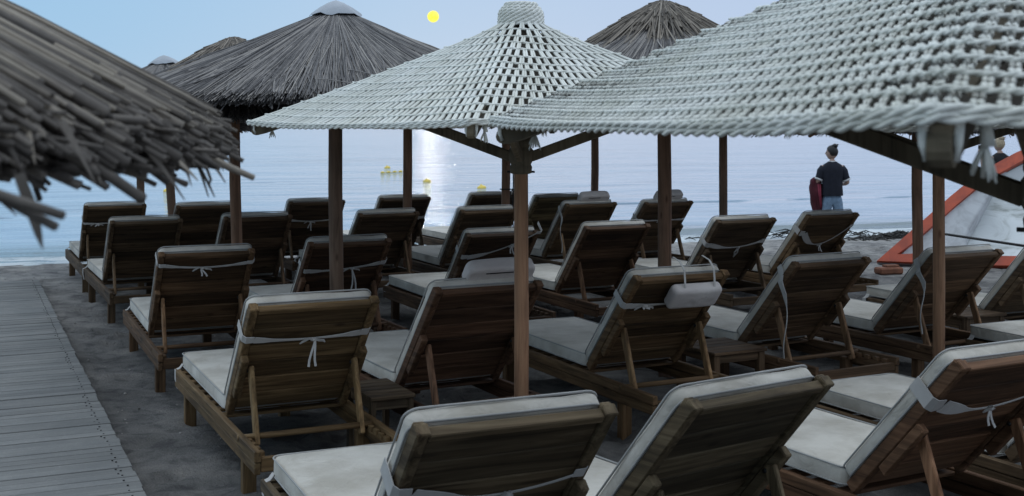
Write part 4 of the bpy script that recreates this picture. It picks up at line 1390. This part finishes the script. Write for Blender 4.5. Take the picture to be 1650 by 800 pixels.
# ------------------------------------------------------------------ the white boat with orange edges
def boat_paint(name, c, dirt):
    m, t, b = nmat(name); v = coords(t, (1, 1, 1))
    n = noise(t, v, 3.0, 7, .65, .6); rp = ramp(t, [(.36, dirt), (.58, c)]); t.links.new(n, rp.inputs[0])
    t.links.new(scalec(t, rp.outputs[0], tint_value(t)), b.inputs['Base Color']); b.inputs['Roughness'].default_value = .45
    bump(t, b, n, .12, .02); return m
def liner_mat():
    m, t, b = nmat('stained boat liner'); v = coords(t, (1.2, 1.2, 3.0))
    n = noise(t, v, 1.5, 7, .62, 1.4); rp = ramp(t, [(.30, (.30, .32, .30)), (.40, (.58, .61, .60)), (.52, (.72, .755, .76))]); t.links.new(n, rp.inputs[0])
    t.links.new(rp.outputs[0], b.inputs['Base Color']); b.inputs['Roughness'].default_value = .4
    bump(t, b, n, .3, .03); return m
white_paint = boat_paint('white boat paint', (.56, .58, .60), (.36, .37, .38))
orange_paint = boat_paint('orange boat paint', (.50, .075, .025), (.33, .05, .02))
def make_boat():
    P0 = np.array([px2(1413, 17.3), 17.3, .05])
    lowd = np.array([2.75, -.85, -.02]); upd = np.array([2.28, .75, 1.72])
    lowd /= np.linalg.norm(lowd); upd /= np.linalg.norm(upd)
    e1 = lowd + upd; e1 /= np.linalg.norm(e1)
    e2 = upd - e1 * (upd @ e1); e2 /= np.linalg.norm(e2)
    nn = np.cross(e1, e2); nn = nn if nn[1] > 0 else -nn         # into the hull, away from the camera
    half = math.acos(upd @ e1); tn = math.tan(half)
    root = empty('boat', tuple(P0))
    def W(u, v, d): return e1 * u + e2 * v + nn * d
    L = 4.0
    us = [0.0, .12, .3, .6, 1.0, 1.4, 1.8, 2.2, 2.6, 3.0, 3.4, 3.8, 4.0]
    def hb(u):
        return tn * u if u < 1.7 else tn * 1.7 + (.26 * math.sin(min(1, (u - 1.7) / 1.3) * PI / 2) if u < 3 else .26 - .12 * (u - 3))
    # hull shell
    m = MB(); V = []; ns = 13
    for u in us:
        h = hb(u); dp = .62 * min(1, (u / 1.0 + .02)) ** .55
        for j in range(ns):
            a = j / (ns - 1) * 2 - 1
            d = dp * (1 - abs(a) ** 2.6)
            V.append(W(u + .10 * (d / .62) * (1 if u < .5 else 0), a * (h + .012), d + .01))
    n = len(us)
    Fq = [(i * ns + j, i * ns + j + 1, (i + 1) * ns + j + 1, (i + 1) * ns + j) for i in range(n - 1) for j in range(ns - 1)]
    Fq.append(tuple((n - 1) * ns + j for j in range(ns)))
    m.add(V, Fq, -.15, True); m.build('hull', white_paint, root)
    # gunwale: broad flat orange band with thickness, V shaped at the bow
    m = MB(); bw = .155
    for s in (-1, 1):
        V = []; ok = []
        for u in us:
            h = hb(u); k = min(bw / math.cos(half), h * 1.0)
            for vv, dd in ((h, -.02), (h + .004, .05), (h - k, .05), (h - k, -.02)): V.append(W(u, s * vv, dd))
        Fq = [(i * 4 + j, i * 4 + (j + 1) % 4, (i + 1) * 4 + (j + 1) % 4, (i + 1) * 4 + j) for i in range(n - 1) for j in range(4)]
        Fq += [(0, 1, 2, 3), tuple((n - 1) * 4 + j for j in range(4))]
        m.add(V, Fq)
    o = m.build('gunwale', orange_paint, root); fix_normals(o.data)
    # foredeck: slightly sunk white panel, its inner edge curved
    m = MB(); V = []; nu_, nv_ = 14, 13
    def ue(a): return 1.35 + .55 * a * a + .45 * a
    for i in range(nu_):
        for j in range(nv_):
            a = j / (nv_ - 1) * 2 - 1
            ab = a
            u1 = ue(a); u = .38 + (u1 - .38) * i / (nu_ - 1)
            u = max(u, abs(a) * 0 + .38)
            V.append(W(u, a * max(.0, hb(u) - .16), .035 + .03 * (1 - a * a)))
    Fq = [(i * nv_ + j, i * nv_ + j + 1, (i + 1) * nv_ + j + 1, (i + 1) * nv_ + j) for i in range(nu_ - 1) for j in range(nv_ - 1)]
    b0 = len(V)
    for j in range(nv_):
        a = j / (nv_ - 1) * 2 - 1
        V.append(W(ue(a) + .02, a * (hb(ue(a)) - .16), .30))
    Fq += [((nu_ - 1) * nv_ + j, (nu_ - 1) * nv_ + j + 1, b0 + j + 1, b0 + j) for j in range(nv_ - 1)]
    m.add(V, Fq, 0, True); m.build('foredeck', white_paint, root)
    # cockpit liner, moulded and stained
    m = MB(); V = []; nu_ = 22
    for i in range(nu_):
        u = 1.0 + (3.95 - 1.0) * i / (nu_ - 1)
        for j in range(nv_):
            a = j / (nv_ - 1) * 2 - 1
            d = .10 + .22 * (1 - a ** 4) - .10 * (math.exp(-((u - 2.0) / .18) ** 2) + math.exp(-((u - 3.0) / .22) ** 2)) * (1 - a ** 4) + .03 * mnoise.noise((u * 3, a * 3, 1))
            V.append(W(u, a * (hb(u) - .16), d))
    Fq = [(i * nv_ + j, i * nv_ + j + 1, (i + 1) * nv_ + j + 1, (i + 1) * nv_ + j) for i in range(nu_ - 1) for j in range(nv_ - 1)]
    m.add(V, Fq, 0, True); m.build('cockpit_liner', liner_mat(), root)
    tag(root, 'white boat with orange edges tipped on its side on the sand at right', 'boat')
make_boat()
om = MB()
oa = Vector((px2(1512, 16.9), 16.9, HC - (376 - YH) / F_PX * 16.9)); ob = Vector((px2(1720, 15.6), 15.6, HC - (407 - YH) / F_PX * 15.6))
om.tube([(0, 0, 0), tuple((ob - oa) * .5), tuple(ob - oa)], [.018, .018, .018], 8)
om.tube([tuple((oa - ob) * .012), (0, 0, 0), tuple((ob - oa) * .05), tuple((ob - oa) * .10)], [.006, .045, .05, .018], 10, flat=.35)
oo = om.build('oar', dark_iron); oo.location = oa
tag(oo, 'thin dark oar leaning across the inside of the white boat', 'oar')

# ------------------------------------------------------------------ small things: buoys, brick, seaweed
yellow = plain('buoy plastic', (.85, .62, .10), .45, 0, .1)
BUOYS = [(624, 267, 'yellow buoy farthest out, near the thin post left of the glitter'), (688, 289, 'yellow buoy floating inside the moon glitter'),
         (776, 299, 'yellow buoy right of the moon glitter, nearest the post with the cord'), (271, 304, 'yellow buoy at far left beside the thin thatch post')]
bme = None
for px, py, lab in BUOYS:
    D = HC * F_PX / (py + 3 - YH)
    if bme is None:
        b = MB(); b.lathe([(.002, -.16), (.11, -.14), (.17, -.05), (.18, .02), (.16, .09), (.09, .15), (.035, .17), (.03, .22), (.002, .225)], 20)
        bme = b.mesh('buoy')
    o = link_mesh('buoy', bme, yellow); o.location = (px2(px, D), D, -.04); o.rotation_euler = (R(8), R(rnd.uniform(-10, 10)), 0); o.scale = (.85, .85, .62)
    tag(o, lab, 'buoy', 'yellow buoys floating on the sea')
fl = MB()
for k in range(4):
    fl.lathe([(.002, -.05), (.08, -.03), (.09, .01), (.06, .05), (.002, .06)], 10, (k * .22, .4 * k, 0))
fl.tube([(0, 0, 0), (.33, .6, .0), (.66, 1.2, 0)], .012, 6)
flo = fl.build('float_line', yellow); D = HC * F_PX / (277 - YH); flo.location = (px2(630, D) - .3, D - .6, -.02)
tag(flo, 'short string of small yellow floats just below the farthest buoy', 'float line')
br = MB(); br.box((0, 0, .03), (.36, .18, .09), None, 0, .02); br.box((.05, .03, .085), (.2, .12, .04), None, -.2, .015)
bro = br.build('brick', plain('terracotta', (.22, .09, .05), .9, 0, .35)); bro.location = (px2(1432, 16.4), 16.4, 0); bro.rotation_euler = (0, 0, R(15))
tag(bro, 'broken terracotta brick lying on the sand below the boat tip', 'brick')

weed_mat = plain('seaweed', (.020, .019, .016), .7, 0, .5, 6, .4)
def weed(px, D, L, w_, n, seed, wx=None):
    q = random.Random(seed); m = MB()
    c = np.array([px2(px, D), D, 0.0])
    for i in range(n):
        a = q.gauss(0, .38) * L; b_ = q.gauss(0, .33) * w_
        p = c + np.array([SHD.x, SHD.y, 0]) * a + np.array([SHN.x, SHN.y, 0]) * b_
        z = .02 + .11 * math.exp(-(a / L * 2) ** 2 - (b_ / w_ * 2) ** 2) * q.random()
        an = q.uniform(0, PI); l = q.uniform(.05, .22)
        d = np.array([math.cos(an), math.sin(an), 0]) * l
        p = p + np.array([0, 0, z - .045])
        m.tube([p - d, p + np.array([0, 0, q.uniform(.01, .05)]), p + d + np.array([0, 0, -.02])], [.004, q.uniform(.006, .016), .004], 5, q.uniform(-.4, .6))
    return m
sw = MB()
for px, D, L, w_, n, s_ in ((1445, 21.6, .9, .35, 420, 1), (1370, 22.2, 1.1, .2, 30, 2), (850, 20.6, 2.4, .15, 70, 5), (1250, 21.9, 1.6, .15, 60, 6)):
    k = weed(px, D, L, w_, n, s_)
    for v_, t_ in zip(k.v, k.t): pass
    sw.v += k.v; sw.t += k.t; sw.sm += k.sm; sw.f += [tuple(i + sw.n for i in f) for f in k.f]; sw.n += k.n
so_ = sw.build('seaweed', weed_mat)
tag(so_, 'dark seaweed washed up along the waterline', 'seaweed', kind='stuff')

# shell chips and pebbles in the sand by the boardwalk
pm = MB(); pq = random.Random(9)
for i in range(900):
    x = pq.uniform(-7, 5); y = pq.uniform(4.5, 19)
    r_ = pq.uniform(.005, .013)
    if seaward(x, y) > -1: continue
    z = mnoise.fractal((x * 1.1, y * 1.1, 3.1), .8, 2.1, 4) * .022 + mnoise.noise((x * .35, y * .35, 9)) * .03 - .012
    pm.lathe([(.0003, -r_ * .5), (r_, 0), (r_ * .6, r_ * .45), (.0003, r_ * .55)], 6, (x, y, z + .002), pq.uniform(-.6, .8))
po = pm.build('pebbles', plain('pebble', (.26, .24, .22), .8))
tag(po, 'scattered pale pebbles and shell chips on the sand', 'pebbles', kind='stuff')

# ------------------------------------------------------------------ render settings
scene.view_settings.view_transform = 'Standard'
scene.view_settings.look = 'None'
scene.view_settings.exposure = 0
scene.render.engine = 'CYCLES'
scene.cycles.max_bounces = 6
scene.cycles.use_denoising = True
bpy.context.view_layer.update()
